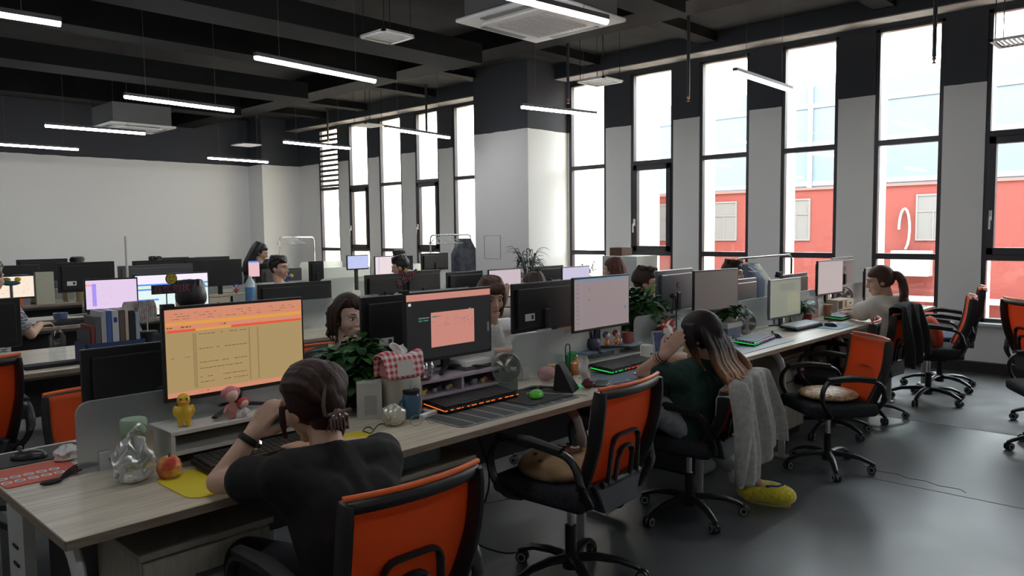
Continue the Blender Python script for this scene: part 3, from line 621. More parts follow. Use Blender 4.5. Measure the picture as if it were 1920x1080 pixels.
# second bench
lil = E_(208, 186, 214)
r_ = [(.12, .12, .2, .9, E_(150, 130, 220)), (.0, .14, .12, .2, E_(220, 150, 140))] + lines(.05, .25, .5, .9, 12, E_(190, 160, 200), .4, .2, 2)
monitor(1.775, 5.19, 1.03, .31, .205, R(-8), .75, 'small lilac screen behind the paper fans', (206, 184, 212), r_)
bl = E_(70, 130, 220)
r_ = [(0, 0, 1, .22, E_(222, 214, 232)), (0, .22, 1, .26, bl), (0, .34, 1, .38, bl), (0, .28, 1, .32, E_(200, 220, 160)), (0, .60, .3, .64, bl), (0, .82, 1, .90, E_(240, 200, 170))] + lines(.02, .06, .95, .2, 3, E_(190, 180, 205), .3, .15, 5) + lines(.02, .42, .95, .8, 8, E_(170, 215, 200), .5, .15, 6)
monitor(2.165, 5.2, .965, .50, .285, 0, .75, 'bright white spreadsheet with blue stripes behind a man\'s head', (205, 222, 222), r_)
monitor(5.39, 5.2, .855, .46, .285, 0, .75, 'pale pinkish blank screen beside the bamboo plant', (178, 162, 172), lines(.05, .08, .9, .9, 14, E_(168, 150, 162), .2, .15, 9))
monitor(6.50, 5.2, .90, .48, .22, 0, .75, 'pale lilac screen beside the small spiky plant', (176, 170, 196), ())
monitor(3.25, 5.48, .84, .66, .275, pi, .75, 'wide black monitor back above the spreadsheet screen', group=G2)
monitor(4.13, 5.48, .86, .42, .28, pi, .75, 'black monitor back behind the pink lettered sign, left one', group=G2)
monitor(4.55, 5.46, .87, .42, .285, pi, .75, 'black monitor back behind the pink lettered sign, right one', group=G2)
monitor(5.10, 5.48, .86, .48, .26, pi, .75, 'black monitor back above the blouse woman', group=G2)
monitor(6.36, 5.48, .87, .48, .255, pi, .75, 'dark monitor back between bamboo plant and lilac screen', group=G2)
monitor(1.05, 5.46, .83, .56, .30, pi, .75, 'black monitor back cut off at the left edge', group=G2)
# third bench
monitor(3.58, 7.42, .99, .44, .265, 0, .75, 'black switched off monitor on the beige drawer shelf', (7, 7, 8), ())
monitor(4.55, 7.95, .94, .50, .17, pi, .75, 'grey laptop lid like monitor back with clover shaped mark', back=mat('grey_lid', (.075, .07, .07), .4), group=G2)
monitor(2.50, 7.95, .98, .50, .28, pi, .75, 'black monitor back with white label, far left', sticker=True, group=G2)
monitor(3.15, 7.95, 1.0, .74, .21, pi, .75, 'long dark grey monitor back above the blue striped spreadsheet', back=mat('grey_back'), group=G2)
monitor(5.62, 7.40, .97, .36, .26, R(6), .75, 'white document screen the man in pale blue looks at', (206, 192, 196), [(.15, .03, .17, 1, bl)] + lines(.05, .1, .9, .9, 12, E_(190, 178, 190), .2, .12, 4))
monitor(5.25, 7.45, 1.08, .30, .17, 0, .75, 'small lilac screen left of the white document screen', (170, 178, 215), lines(.05, .1, .9, .9, 8, E_(130, 140, 200), .5, .2, 4))
monitor(6.85, 7.95, .99, .52, .235, pi + R(5), .75, 'black monitor back before the clothes rack', group=G2)
monitor(5.0, 7.95, .93, .20, .25, pi, .75, 'narrow black monitor back left of the lilac screen', group=G2)
# fourth and fifth bench
monitor(2.78, 10.35, .94, .54, .30, pi, .75, 'black monitor back, tall one far left', group=G2)
monitor(2.42, 9.9, .92, .42, .27, 0, .75, 'black screen at the far left behind a cream folder', (6, 6, 7), ())
monitor(4.1, 10.35, .92, .60, .26, pi, .75, 'black monitor back far off with a head above it', group=G2)
monitor(4.75, 10.35, .93, .60, .27, pi, .75, 'black monitor back far off, left of the standing woman', group=G2)
monitor(5.45, 9.9, .88, .54, .28, 0, .75, 'black screen right of the young man', (9, 9, 10), ())
monitor(7.9, 9.9, .86, .34, .27, 0, .75, 'black screen behind the faces at the far side', (8, 8, 9), ())
monitor(3.5, 12.55, .83, .56, .30, pi, .75, 'black monitor back at the farthest bench, left one', group=G2)
monitor(5.2, 12.55, .85, .60, .30, pi, .75, 'black monitor back at the farthest bench, middle one', group=G2)
monitor(5.9, 12.55, .84, .60, .30, pi, .75, 'black monitor back at the farthest bench, right one', group=G2)

# ================================================================== people
def head_prims(m, M, female=True):
    """skull, jaw, nose, lips, brow, ears in a frame where +Y is where the face looks"""
    m.ell((0, -.012, .022), (.074, .092, .090), M=M); m.ell((0, .018, -.02), (.064, .070, .085), M=M); m.ell((0, .030, -.062), (.047, .052, .046), M=M)
    m.ell((0, .062, -.098), (.022, .022, .018), M=M)
    for s in (-1, 1):
        m.ell((s * .036, .052, -.030), (.026, .030, .030), M=M); m.cap((s * .012, .082, .022), .010, (s * .045, .070, .024), .009, M=M)
        m.ell((s * .075, -.005, -.012), (.010, .020, .030), M=M); m.ell((s * .011, .093, -.034), (.008, .010, .008), M=M)
    m.cap((0, .086, .008), .0085, (0, .104, -.028), .011, M=M)
    m.cap((-.014, .084, -.060), .0085, (.014, .084, -.060), .0085, M=M); m.cap((-.012, .082, -.070), .0085, (.012, .082, -.070), .0085, M=M)
def hand_prims(m, wr, d, nrm, side=1, curl=.5, s=1.0, spread=1.0):
    """palm with four fingers and a thumb; d = finger direction, nrm = direction the palm faces"""
    d = Vector(d).normalized(); nrm = Vector(nrm); nrm = (nrm - nrm.dot(d) * d).normalized(); lat = d.cross(nrm) * side; wr = Vector(wr)
    P = lambda a, b_, c: wr + (d * a + lat * b_ + nrm * c) * s
    for k in range(4):
        b_ = (-.027 + .018 * k)
        m.cap(P(.005, b_ * .7, 0), .013 * s, P(.078 - .004 * abs(k - 1), b_, 0), .0115 * s)
    m.cap(P(-.02, 0, 0), .022 * s, P(.02, 0, 0), .020 * s)
    for k, (l, b_) in enumerate(((.070, -.030), (.078, -.010), (.074, .010), (.058, .029))):
        b_ = b_ * spread
        a0 = P(.080 - .004 * abs(k - 1), b_ * .92, 0); an = curl * .55; p_ = a0; seg = (.45, .32, .26)
        for j, q in enumerate(seg):
            dd = d * cos(an) + nrm * sin(an) + lat * (b_ * 2.2 * spread); n_ = p_ + dd.normalized() * l * q * s
            m.cap(p_, (.0098 - .001 * j) * s, n_, (.0092 - .001 * j) * s); p_ = n_; an += curl * (.75 if j == 0 else .5)
    t0 = P(.018, -.026, .006); t1 = P(.050, -.052, .020); t2 = P(.078, -.058, .034 + .01 * curl); m.cap(t0, .013 * s, t1, .011 * s); m.cap(t1, .0105 * s, t2, .009 * s)
def hair_cap(m, M, fr=.048, sc=(.087, .103, .103), back=-.014, low=.0):
    def f(u, v):
        a = 2 * pi * u; e = pi * (v - .5); x = cos(e) * cos(a); y = cos(e) * sin(a); z = sin(e)
        px, py, pz = x * sc[0], back + y * sc[1], .024 + z * sc[2]
        sm = lambda q: 0 if q < 0 else (1 if q > 1 else q * q * (3 - 2 * q))
        k = 1 - .27 * sm((py - .005) / .05) * sm((fr + .018 - pz) / .05)
        px *= k; py = back + (py - back) * k; pz = .024 + (pz - .024) * (1 - (1 - k) * .35)
        if pz < -.045 + low: px *= .86; py = back + (py - back) * .84
        return M @ Vector((px, py, pz))
    m.grid(f, 40, 26)
def strands(m, M, groups, n=3, seed=1):
    """each group: list of points with a lateral spread and a radius: a bundle of locks that follows them"""
    rd = random.Random(seed)
    for pts, spread, r in groups:
        for k in range(n):
            off = Vector((rd.uniform(-1, 1), rd.uniform(-1, 1), rd.uniform(-.3, .3))) * spread
            P = [(Vector(p) + off * (1 + .5 * i / len(pts))) for i, p in enumerate(pts)]
            q = []
            for i in range(len(P) - 1):
                a, b_ = P[i], P[i + 1]; pr = P[i - 1] if i else a; nx = P[i + 2] if i + 2 < len(P) else b_
                for t in (0, .33, .66):
                    q.append(.5 * ((2 * a) + (-pr + b_) * t + (2 * pr - 5 * a + 4 * b_ - nx) * t * t + (-pr + 3 * a - 3 * b_ + nx) * t ** 3))
            q.append(P[-1]); L_ = len(q)
            m.tube([M @ v for v in q], [r * (.55 + .9 * sin(pi * min(i / L_ + .18, 1) * .8)) * (1 if i < L_ - 3 else .55) for i in range(L_)], n=7)
def eyes(t, M, female=True):
    for s in (-1, 1):
        m = MB(); m.ell((s * .031, .0735, .000), (.0125, .010, .0075), mat('eye_white', (.7, .68, .65), .3), M, 12, 8); m.ell((s * .031, .0795, -.0005), (.0062, .005, .0062), DBLACK, M, 10, 6)
        e = obj('eye', m, None, t, smooth=True)
        m = MB(); m.tube([M @ Vector((s * (.018 + .007 * k), .0845 - .0022 * k * k * .6, .006 + (.003 if k in (1, 2) else 0))) for k in range(4)], .0022, HAIRB); obj('eyelash', m, HAIRB, t)
        m = MB(); m.tube([M @ Vector((s * (.013 + .0105 * k), .0925 - .0022 * k * k, .027 + .003 * sin(k))) for k in range(4)], [.002, .003, .003, .0015], HAIRB); obj('eyebrow', m, HAIRB, t)
    m = MB(); m.cap((-.015, .0895, -.0605), .0045, (.015, .0895, -.0605), .0045, None, M); m.cap((-.011, .0885, -.0685), .0055, (.011, .0885, -.0685), .0055, None, M); obj('lips', m, mat('lip_pink', (.42, .16, .14), .45), t, smooth=True)
def person(label, base, J, shirt, pants, hair, skin=SKIN, vox=.008, sleeve=.55, hairfn=None, face=True, hands=None, build=1.0, name='person', hv=.006, sleeve_r=1.0, neck=None):
    """J: world joints. The body is one continuous skin surface; shirt, trousers, shoes and hair are its children."""
    t = thing(name, label, 'person', base)
    inv = Matrix.Translation(-Vector(base))
    V = {k: (Vector(v) if isinstance(v, (tuple, Vector)) else v) for k, v in J.items()}
    H = inv @ V['headM']; b = MB(); I = inv
    def c(a, r0, q, r1, mb=b): mb.cap(inv @ V[a] if isinstance(a, str) else inv @ a, r0 * build, inv @ V[q] if isinstance(q, str) else inv @ q, r1 * build)
    head_prims(b, H); hc = V['headM'] @ Vector((0, -.02, -.06)); c('neck', .050, hc, .046)
    hip, ch, nk = V['hip'], V['chest'], V['neck']; sl, sr = V['shL'], V['shR']
    across = (sr - sl).normalized(); ha = V.get('hipax', across)
    def torso(mb, g, low=True):
        for s in (-1, 1):
            mb.cap(inv @ (hip + ha * s * .075), (.105 + g) * build, inv @ (ch + across * s * .065), (.095 + g) * build)
        mb.cap(inv @ ch, (.10 + g) * build, inv @ (nk - (nk - ch) * .25), (.062 + g) * build)
        mb.cap(inv @ (sl * .82 + nk * .18), (.052 + g) * build, inv @ (sr * .82 + nk * .18), (.052 + g) * build); mb.cap(inv @ sl, (.050 + g) * build, inv @ (ch + across * -.06), (.085 + g) * build); mb.cap(inv @ sr, (.050 + g) * build, inv @ (ch + across * .06), (.085 + g) * build)
    torso(b, 0)
    for s in 'LR':
        if 'el' + s in V: c('sh' + s, .045, 'el' + s, .036); c('el' + s, .036, 'wr' + s, .025)
        if 'kn' + s in V:
            hh = hip + ha * (.085 if s == 'R' else -.085); c(hh, .080, 'kn' + s, .055); c('kn' + s, .052, 'an' + s, .034)
            an = V['an' + s]; fd = V.get('ft' + s, Vector((0, 1, 0))); b.cap(inv @ (an + Vector((0, 0, -.04))), .030, inv @ (an + fd * .13 + Vector((0, 0, -.055))), .024)
    if hands:
        for s, (d, n_, cu, sd_) in hands.items(): hand_prims(b, inv @ V['wr' + s], d, n_, sd_, cu, .95)
    remesh('body', b, skin, vox, t, 3)
    m = MB(); torso(m, .016)
    for s in 'LR':
        if 'el' + s in V:
            e_ = V['sh' + s].lerp(V['el' + s], sleeve); m.cap(inv @ V['sh' + s], .058 * build, inv @ e_, .056 * build * sleeve_r)
            if sleeve > .99: m.cap(inv @ V['el' + s], .050, inv @ V['el' + s].lerp(V['wr' + s], min(sleeve - 1, .9)), .038)
    m2 = remesh('shirt', m, shirt, max(vox, .008), t, 4)
    if 'knL' in V:
        m = MB()
        m.cap(inv @ (hip - ha * .07), .118 * build, inv @ (hip + ha * .07), .118 * build)
        for s in 'LR':
            hh = hip + ha * (.085 if s == 'R' else -.085); m.cap(inv @ hh, .100 * build, inv @ V['kn' + s], .072); m.cap(inv @ V['kn' + s], .070, inv @ V['kn' + s].lerp(V['an' + s], .9), .055)
        remesh('trousers', m, pants, .012, t, 3)
        for s in 'LR':
            an = V['an' + s]; fd = V.get('ft' + s, Vector((0, 1, 0))); m = MB(); m.cap(inv @ (an + Vector((0, 0, -.045)) - fd * .02), .042, inv @ (an + fd * .16 + Vector((0, 0, -.06))), .034)
            if not J.get('noshoe' + s): remesh('shoe', m, mat('shoe_dark', (.03, .03, .035), .6), .010, t, 2)
    if face: eyes(t, H)
    m = MB(); hairfn(m, H) if hairfn else hair_cap(m, H)
    remesh('hair', m, hair, hv, t, 1)
    return t
def headM(c, yaw, pitch=0, roll=0):                  # yaw 0 looks along +Y, pitch < 0 looks down
    return Matrix.Translation(c) @ Matrix.Rotation(R(yaw), 4, 'Z') @ Matrix.Rotation(R(pitch), 4, 'X') @ Matrix.Rotation(R(roll), 4, 'Y')
TEE_B = noisy(mat('black_tee', rough=.95), (.005, .005, .0055), (.009, .009, .0095), 30); TEE_G = noisy(mat('dark_green_tee', rough=.9), (.010, .035, .026), (.016, .05, .036), 30)
LACE = noisy(mat('white_lace', rough=.9), (.72, .71, .68), (.90, .89, .86), 90); CREAMT = noisy(mat('cream_knit', rough=.95), (.66, .62, .54), (.80, .76, .68), 120)
DENIM = noisy(mat('grey_denim', rough=.9), (.20, .21, .22), (.36, .37, .38), 14); DARKP = mat('dark_trousers', (.02, .02, .025), .9)
# woman in black, nearest
def hair1(m, M):
    hair_cap(m, M, fr=.05, sc=(.089, .106, .106))
    for k in range(14):                              # locks sweeping back into the twist
        a = -1.25 + 2.5 * k / 13
        strands(m, M, [([(.088 * sin(a) * 1.0, .02 - .05 * abs(a) * .3, .085 * cos(a) + .035), (.086 * sin(a), -.07, .07 * cos(a) + .03), (.055 * sin(a) - .012, -.098, .04 * cos(a) - .0), (-.012, -.10, -.02)], .003, .010)], 1, k)
    m.ell((0, -.050, -.050), (.060, .048, .062), M=M); m.ell((0, -.045, -.085), (.050, .036, .045), M=M)
    m.ell((-.014, -.092, -.006), (.036, .030, .054), M=M); m.ell((-.004, -.100, -.024), (.026, .024, .042), M=M); m.ell((-.020, -.098, .022), (.028, .024, .032), M=M)
    strands(m, M, [([(-.01, -.095, -.04), (.010, -.095, -.06), (.030, -.085, -.07), (.045, -.075, -.066)], .006, .006), ([(-.02, -.09, -.04), (-.01, -.10, -.07), (.01, -.10, -.095)], .007, .006),
                   ([(-.085, .03, .02), (-.092, .035, -.03), (-.088, .045, -.075)], .004, .005), ([(.085, .02, .02), (.09, .015, -.03), (.082, .01, -.07)], .005, .006)], 3, 5)
J = dict(hip=(1.24, 1.70, .52), chest=(1.205, 1.80, .74), neck=(1.20, 1.87, .875), shL=(1.035, 1.85, .845), shR=(1.375, 1.85, .815), headM=headM((1.21, 1.965, 1.005), 10, -14, -6),
         elL=(.985, 2.11, .79), wrL=(1.085, 2.09, .915), elR=(1.52, 2.07, .785), wrR=(1.36, 2.24, .785), knL=(1.10, 2.18, .50), knR=(1.36, 2.18, .50), anL=(1.10, 2.25, .10), anR=(1.36, 2.25, .10))
w1 = person('woman in a black t-shirt leaning on the desk, hair twisted up in a claw clip', (1.24, 1.72, 0), J, TEE_B, DARKP, HRED, SKIN, .0055, .48, hair1, hands=dict(L=((.42, -.42, .80), (.8, .2, -.1), .75, 1), R=((-.3, .95, .0), (0, 0, -1), .5, -1)), sleeve_r=1.25, hv=.0045)
b_ = Vector((1.24, 1.72, 0))
m = MB(); q = J['headM'] @ Vector((-.022, -.112, -.050)) - b_; MM = Matrix.Translation(q) @ Matrix.Rotation(R(10), 4, 'Z')
for s in (-1, 1):
    for k in range(6): m.tube([(s * .004, .0, .02), (-.034 + .0125 * k + s * .004, -.012, .0), (-.036 + .0125 * k, .012 * s - .004, -.036)], [.006, .005, .002], None, MM)
m.tube([(-.045, -.006, .012), (.045, -.006, .012)], .006, None, MM); m.tube([(-.045, 0, .01), (-.052, .0, .04), (-.046, 0, .075), (-.04, 0, .10)], [.005, .006, .005, .002], None, MM)
obj('claw_clip', m, mat('tortoise_clip', (.16, .12, .10), .12, .3), w1, smooth=True)
wp = Vector(J['wrL']).lerp(Vector(J['elL']), .13) - b_; ax = (Vector(J['wrL']) - Vector(J['elL'])).to_track_quat('Z', 'Y').to_matrix().to_4x4()
m = MB(); m.lathe([(.030, -.010), (.0325, -.006), (.0325, .006), (.030, .010), (.027, .01), (.027, -.01)], 22, None, Matrix.Translation(wp) @ ax, False); st_ = obj('watch_strap', m, DBLACK, w1, smooth=True)
m = MB(); m.cyl((0, 0, 0), .016, .009, CHROME, Matrix.Translation(wp) @ ax @ Matrix.Rotation(R(-75), 4, 'Z') @ Matrix.Translation((.030, 0, 0)) @ Matrix.Rotation(R(90), 4, 'Y'), 18); obj('watch_face', m, None, st_)
# woman in green with long ombre hair
HOMB = hair_mat('ombre_hair', (.014, .009, .008), (1.0, .40, .14), .92, .66)
def hair2(m, M):
    hair_cap(m, M, fr=.05, sc=(.092, .108, .108))
    I2 = M.inverted(); b0 = Vector((3.48, 1.98, 0))
    def W(x, y, z): return I2 @ (Vector((x, y, z)) - b0)
    for k in range(16):
        a = k / 15; x0 = 3.42 + .14 * a
        strands(m, M, [([W(3.42 + .06 * a, 1.94 - .05 * sin(pi * a), 1.055), W(3.37 + .15 * a, 1.88 + .03 * abs(a - .5), .985), W(3.38 + .175 * a, 1.855, .90), W(3.37 + .18 * a, 1.83, .84), W(3.37 + .20 * a, 1.785, .785), W(3.38 + .21 * a + .015 * (k % 2), 1.745, .725 + .018 * (k % 3))], .004, .0135)], 2, k)
    for k in range(5): strands(m, M, [([W(3.52, 1.91 + .02 * k, 1.04), W(3.545, 1.90 + .02 * k, .97), W(3.57, 1.88 + .015 * k, .92), W(3.60, 1.83, .86), W(3.625 + .01 * k, 1.80, .80), W(3.63, 1.775, .755)], .004, .012)], 2, 40 + k)
    for k in range(3): strands(m, M, [([W(3.36, 1.955 + .02 * k, 1.03), W(3.35, 1.945 + .02 * k, .96), W(3.365, 1.925 + .01 * k, .87), W(3.38, 1.89, .80)], .003, .008)], 2, 60 + k)
J = dict(hip=(3.50, 1.97, .50), chest=(3.44, 1.97, .70), neck=(3.455, 1.95, .83), shL=(3.27, 1.98, .785), shR=(3.60, 1.93, .79), headM=headM((3.45, 1.965, .965), 14, -10, 0),
         elL=(3.245, 2.17, .785), wrL=(3.228, 2.035, .885), elR=(3.74, 2.12, .77), wrR=(3.72, 2.34, .785), knL=(3.20, 2.13, .635), knR=(3.72, 2.26, .52), anL=(3.25, 2.35, .12), anR=(3.86, 1.97, .17), ftR=(.28, -.96, 0), noshoeR=1)
w2 = person('woman in dark green with long brown to orange hair, hand raised to her head', (3.48, 1.98, 0), J, TEE_G, DENIM, HOMB, SKIN, .0055, .42, hair2, hands=dict(L=((.42, -.50, .76), (.80, .55, -.2), .30, -1), R=((-.5, .8, -.05), (0, 0, -1), .6, -1)), sleeve_r=1.2, hv=.005)
b_ = Vector((3.48, 1.98, 0)); ax = (Vector(J['wrL']) - Vector(J['elL'])).to_track_quat('Z', 'Y').to_matrix().to_4x4()
for k, (rr, mm) in enumerate(((.0295, HAIRB), (.031, mat('bead_red', (.12, .03, .03), .3)), (.030, CHROME))):
    wp = Vector(J['wrL']).lerp(Vector(J['elL']), .06 + .10 * k) - b_; m = MB()
    if k < 2: m.lathe([(rr, -.004), (rr + .003, 0), (rr, .004), (rr - .003, 0)], 20, None, Matrix.Translation(wp) @ ax, False)
    else: [m.ell((rr * cos(a * .3), rr * sin(a * .3), 0), (.0035,) * 3, None, Matrix.Translation(wp) @ ax, 6, 4) for a in range(21)]
    obj('bracelet', m, mm, w2, smooth=True)
m = MB(); m.cap((3.86 - 3.48, 1.97 - 1.98, .13), .038, (3.84 - 3.48, 2.0 - 1.98, .27), .042); obj('sock', m, mat('white_sock', (.75, .75, .72), .9), w2, smooth=True)
# ponytail woman by the window
def hair3(m, M):
    hair_cap(m, M, fr=.05, sc=(.088, .104, .104))
    for k in range(9): strands(m, M, [([(.03 * sin(k), -.095, .035), (.02 * cos(k * 2), -.13, .03), (.022 * sin(k * 3), -.155, -.03), (.030 * cos(k), -.155, -.12), (.026 * sin(k * 2), -.14, -.20), (.010 * cos(k * 3), -.125, -.26)], .009, .017)], 3, k)
HBR = hair_mat('brown_hair', (.03, .016, .012), (.12, .055, .035))
J = dict(hip=(6.52, 1.92, .52), chest=(6.50, 1.98, .76), neck=(6.50, 2.03, .93), shL=(6.34, 2.08, .885), shR=(6.66, 1.97, .885), headM=headM((6.47, 2.075, 1.075), 28, -12, 0),
         elL=(6.36, 2.22, .80), wrL=(6.52, 2.32, .79), elR=(6.78, 2.15, .79), wrR=(6.66, 2.34, .79), knL=(6.40, 2.33, .50), knR=(6.62, 2.33, .50), anL=(6.38, 2.2, .1), anR=(6.6, 2.2, .1))
person('woman with a long ponytail in a cream knitted top, nearest the windows', (6.52, 1.95, 0), J, CREAMT, DARKP, HBR, SKIN, .008, .62, hair3, hands=dict(L=((.3, .9, 0), (0, 0, -1), .5, -1), R=((-.2, .9, 0), (0, 0, -1), .5, -1)), build=1.08, sleeve_r=1.3)
# girl with her hand on her chin, across the bench
def hair4(m, M):
    hair_cap(m, M, fr=.070, sc=(.088, .104, .104))
    for s in (-1, 1):
        for k in range(5): strands(m, M, [([(s * .04, .045 - .01 * k, .105), (s * .078, .030 - .02 * k, .055), (s * .087, .015 - .02 * k, -.01), (s * .082, .010 - .02 * k, -.08), (s * .074, .01 - .02 * k, -.14)], .002, .006)], 2, k + 10 * (s + 1))
    for k in range(8): strands(m, M, [([(.02 * sin(k), -.09, .06), (.05 * sin(k), -.12, .0), (.045 * cos(k), -.13, -.07), (.05 * sin(k * 2), -.14, -.13)], .01, .016)], 2, 30 + k)
    for k in range(7): strands(m, M, [([(-.05 + .012 * k, .055, .105), (-.062 + .014 * k, .078, .075), (-.075 + .012 * k, .070, .035)], .002, .004)], 1, 60 + k)
J = dict(hip=(2.36, 3.62, .52), chest=(2.36, 3.54, .72), neck=(2.365, 3.50, .87), shL=(2.52, 3.52, .835), shR=(2.20, 3.54, .83), headM=headM((2.385, 3.475, 1.055), 177, -6, 3),
         elL=(2.60, 3.18, .79), wrL=(2.475, 3.355, .87), elR=(2.12, 3.25, .79), wrR=(2.25, 3.05, .785))
person('girl with black hair resting her chin on her hand behind the leafy plant', (2.36, 3.60, 0), J, mat('black_jacket', (.012, .012, .015), .8), DARKP, HDARK, SKIN2, .005, 1.5, hair4, hands=dict(L=((-.12, .05, 1), (-.6, .5, .0), .9, 1)), hv=.005)
m = MB(); m.tube([Vector((.10, -.17, .905)), Vector((.05, -.19, .87)), Vector((-.02, -.165, .885)), Vector((-.09, -.13, .91))], .013, None); m.v = [v + Vector((0, .04, -.005)) for v in m.v]
obj('collar', m, mat('cream_collar', (.7, .66, .58), .8), bpy.data.objects['person.003'], smooth=True)
# woman in white lace blouse
def hair5(m, M):
    hair_cap(m, M, fr=.045, sc=(.090, .106, .106))
    for k in range(22):
        a = -2.35 + 4.7 * k / 21; c_, s_ = cos(a + pi / 2 + pi), sin(a + pi / 2 + pi)
        strands(m, M, [([(.05 * c_, -.02 + .05 * s_, .125), (.084 * c_, -.015 + .090 * s_, .04), (.090 * c_, -.02 + .092 * s_, -.04), (.082 * c_, -.02 + .084 * s_, -.12)], .003, .010)], 2, k)
    for k in range(8): strands(m, M, [([(-.05 + .014 * k, .055, .105), (-.056 + .016 * k, .082, .075), (-.056 + .016 * k, .088, .048)], .001, .0045)], 1, 60 + k)
J = dict(hip=(3.52, 3.62, .50), chest=(3.52, 3.53, .72), neck=(3.49, 3.50, .90), shL=(3.68, 3.50, .86), shR=(3.33, 3.52, .86), headM=headM((3.455, 3.46, 1.085), 156, -14, 0),
         elL=(3.80, 3.33, .74), wrL=(3.68, 3.10, .79), elR=(3.22, 3.3, .76), wrR=(3.35, 3.08, .79))
person('woman in a white lace blouse with bobbed hair, half behind the black web page monitor', (3.52, 3.60, 0), J, LACE, DARKP, HBR, SKIN, .0065, .85, hair5, hands=dict(L=((-.3, -.9, 0), (0, 0, -1), .5, 1), R=((.3, -.9, 0), (0, 0, -1), .5, -1)), sleeve_r=1.25)
# man with glasses
def hair6(m, M):
    hair_cap(m, M, fr=.055, sc=(.088, .106, .110), low=.03)
    for k in range(16): strands(m, M, [([(.06 * sin(k), .05 * cos(k), .115), (.075 * sin(k + .4), .07 * cos(k + .4), .125), (.09 * sin(k + .6), .085 * cos(k + .6), .10)], .004, .010)], 1, k)
J = dict(hip=(5.22, 3.66, .50), chest=(5.22, 3.56, .72), neck=(5.22, 3.53, .90), shL=(5.38, 3.52, .86), shR=(5.04, 3.56, .86), headM=headM((5.27, 3.50, 1.075), 218, -8, 0), elL=(5.5, 3.3, .78), wrL=(5.4, 3.06, .79), elR=(4.95, 3.3, .78), wrR=(5.1, 3.06, .79))
mn = person('man with glasses and tousled dark hair beside the silver backed monitor', (5.22, 3.62, 0), J, TEE_B, DARKP, hair_mat('dark_hair', (.02, .014, .012), (.06, .035, .025)), SKIN, .008, .8, hair6, hands=dict(L=((-.3, -.9, 0), (0, 0, -1), .5, 1), R=((.3, -.9, 0), (0, 0, -1), .5, -1)))
m = MB(); Hh = Matrix.Translation((-5.22, -3.62, 0)) @ J['headM']
for s in (-1, 1):
    m.tube([(s * .032 + .022 * cos(a), .100, .002 + .016 * sin(a)) for a in [i * pi / 6 for i in range(13)]], .0016, None, Hh); m.tube([(s * .055, .099, .005), (s * .078, .02, .004), (s * .078, -.01, -.003)], .0016, None, Hh)
m.tube([(-.01, .1, .004), (.01, .1, .004)], .0016, None, Hh); obj('glasses', m, DBLACK, mn)
# simple function for distant seated people
def far(label, x, y, zt, yaw, shirt, hair, hf, pitch=-5, skin=SKIN, lean=0, build=1.0, sleeve=.6, hand=None, elb=None, face=True, jx=0):
    d = Vector((-sin(R(yaw)), cos(R(yaw)), 0)) if jx == 0 else Vector((-sin(R(jx)), cos(R(jx)), 0)); rt = Vector((d.y, -d.x, 0)); c = Vector((x, y, 0)); Z = Vector((0, 0, 1))
    hd = c + Z * (zt - .115); nk = hd - Z * .17 - d * .04; ch = nk - Z * .19 - d * .05
    J = dict(hip=ch - Z * .22 - d * .05, chest=ch, neck=nk, shL=nk - rt * .17 - Z * .05, shR=nk + rt * .17 - Z * .05, headM=headM(hd, yaw, pitch))
    J['elL'] = Vector(elb) if elb else J['shL'] - Z * .2 + d * .12 - rt * .05; J['wrL'] = Vector(hand) if hand else J['elL'] + d * .22 + rt * .08 + Z * .05
    J['elR'] = J['shR'] - Z * .2 + d * .12 + rt * .05; J['wrR'] = J['elR'] + d * .22 - rt * .08 + Z * .05
    hl = dict(L=(((0.1, 0, 1) if hand else tuple(d)), ((rt.x, rt.y, 0) if hand else (0, 0, -1)), .5, -1), R=(tuple(d), (0, 0, -1), .5, -1))
    return person(label, (x, y, 0), J, shirt, DARKP, hair, skin, .009, sleeve, hf, hands=hl, build=build, face=face, hv=.008)
def hshort(m, M):
    hair_cap(m, M, fr=.055, sc=(.085, .102, .104), low=.03)
    for k in range(22): strands(m, M, [([(.04 * sin(k), .03 * cos(k) - .01, .115), (.070 * sin(k + .4), .065 * cos(k + .4) - .01, .112), (.088 * sin(k + .6), .088 * cos(k + .6) - .012, .075 + .012 * sin(k * 3))], .004, .008)], 1, k)
def hlong(m, M):
    hair_cap(m, M, fr=.055, sc=(.090, .106, .106))
    for k in range(16):
        a = -1.35 + 2.7 * k / 15; c_, s_ = sin(a), -cos(a)
        strands(m, M, [([(.05 * c_, -.02 + .06 * s_, .12), (.088 * c_, -.015 + .095 * s_, .03), (.095 * c_, -.02 + .10 * s_, -.08), (.10 * c_, -.03 + .10 * s_, -.20), (.095 * c_, -.04 + .09 * s_, -.32)], .004, .014)], 2, k)
far('man seen from behind in front of the blue striped spreadsheet', 1.935, 4.42, 1.235, 0, mat('dark_shirt', (.02, .022, .03), .9), HAIRB, hshort, build=.95)
far('woman with long straight dark hair holding her head at the second bench', 4.87, 4.38, 1.145, 14, mat('beige_tee', (.55, .50, .44), .9), hair_mat('long_dark_hair', (.02, .014, .012), (.09, .06, .045)), hlong, hand=(4.66, 4.50, .93), elb=(4.60, 4.55, .80))
far('brown haired woman seen from behind at the second bench near the pillar', 6.07, 4.40, 1.235, 5, mat('white_tee', (.70, .70, .72), .9), hair_mat('auburn_hair', (.04, .016, .012), (.16, .06, .04)), hlong, build=.95)
far('person cut off by the left edge wearing a striped shirt', 1.40, 6.45, 1.33, -50, noisy(mat('striped_shirt', rough=.9), (.06, .07, .10), (.5, .5, .52), 20, (1, 1, 12), lo=.48, hi=.52), HAIRB, hshort, jx=0)
far('young man in a pale tee seen in profile before the grey lidded screen', 3.95, 6.95, 1.285, -150, mat('pale_tee', (.62, .62, .58), .9), HAIRB, hshort, jx=-30)
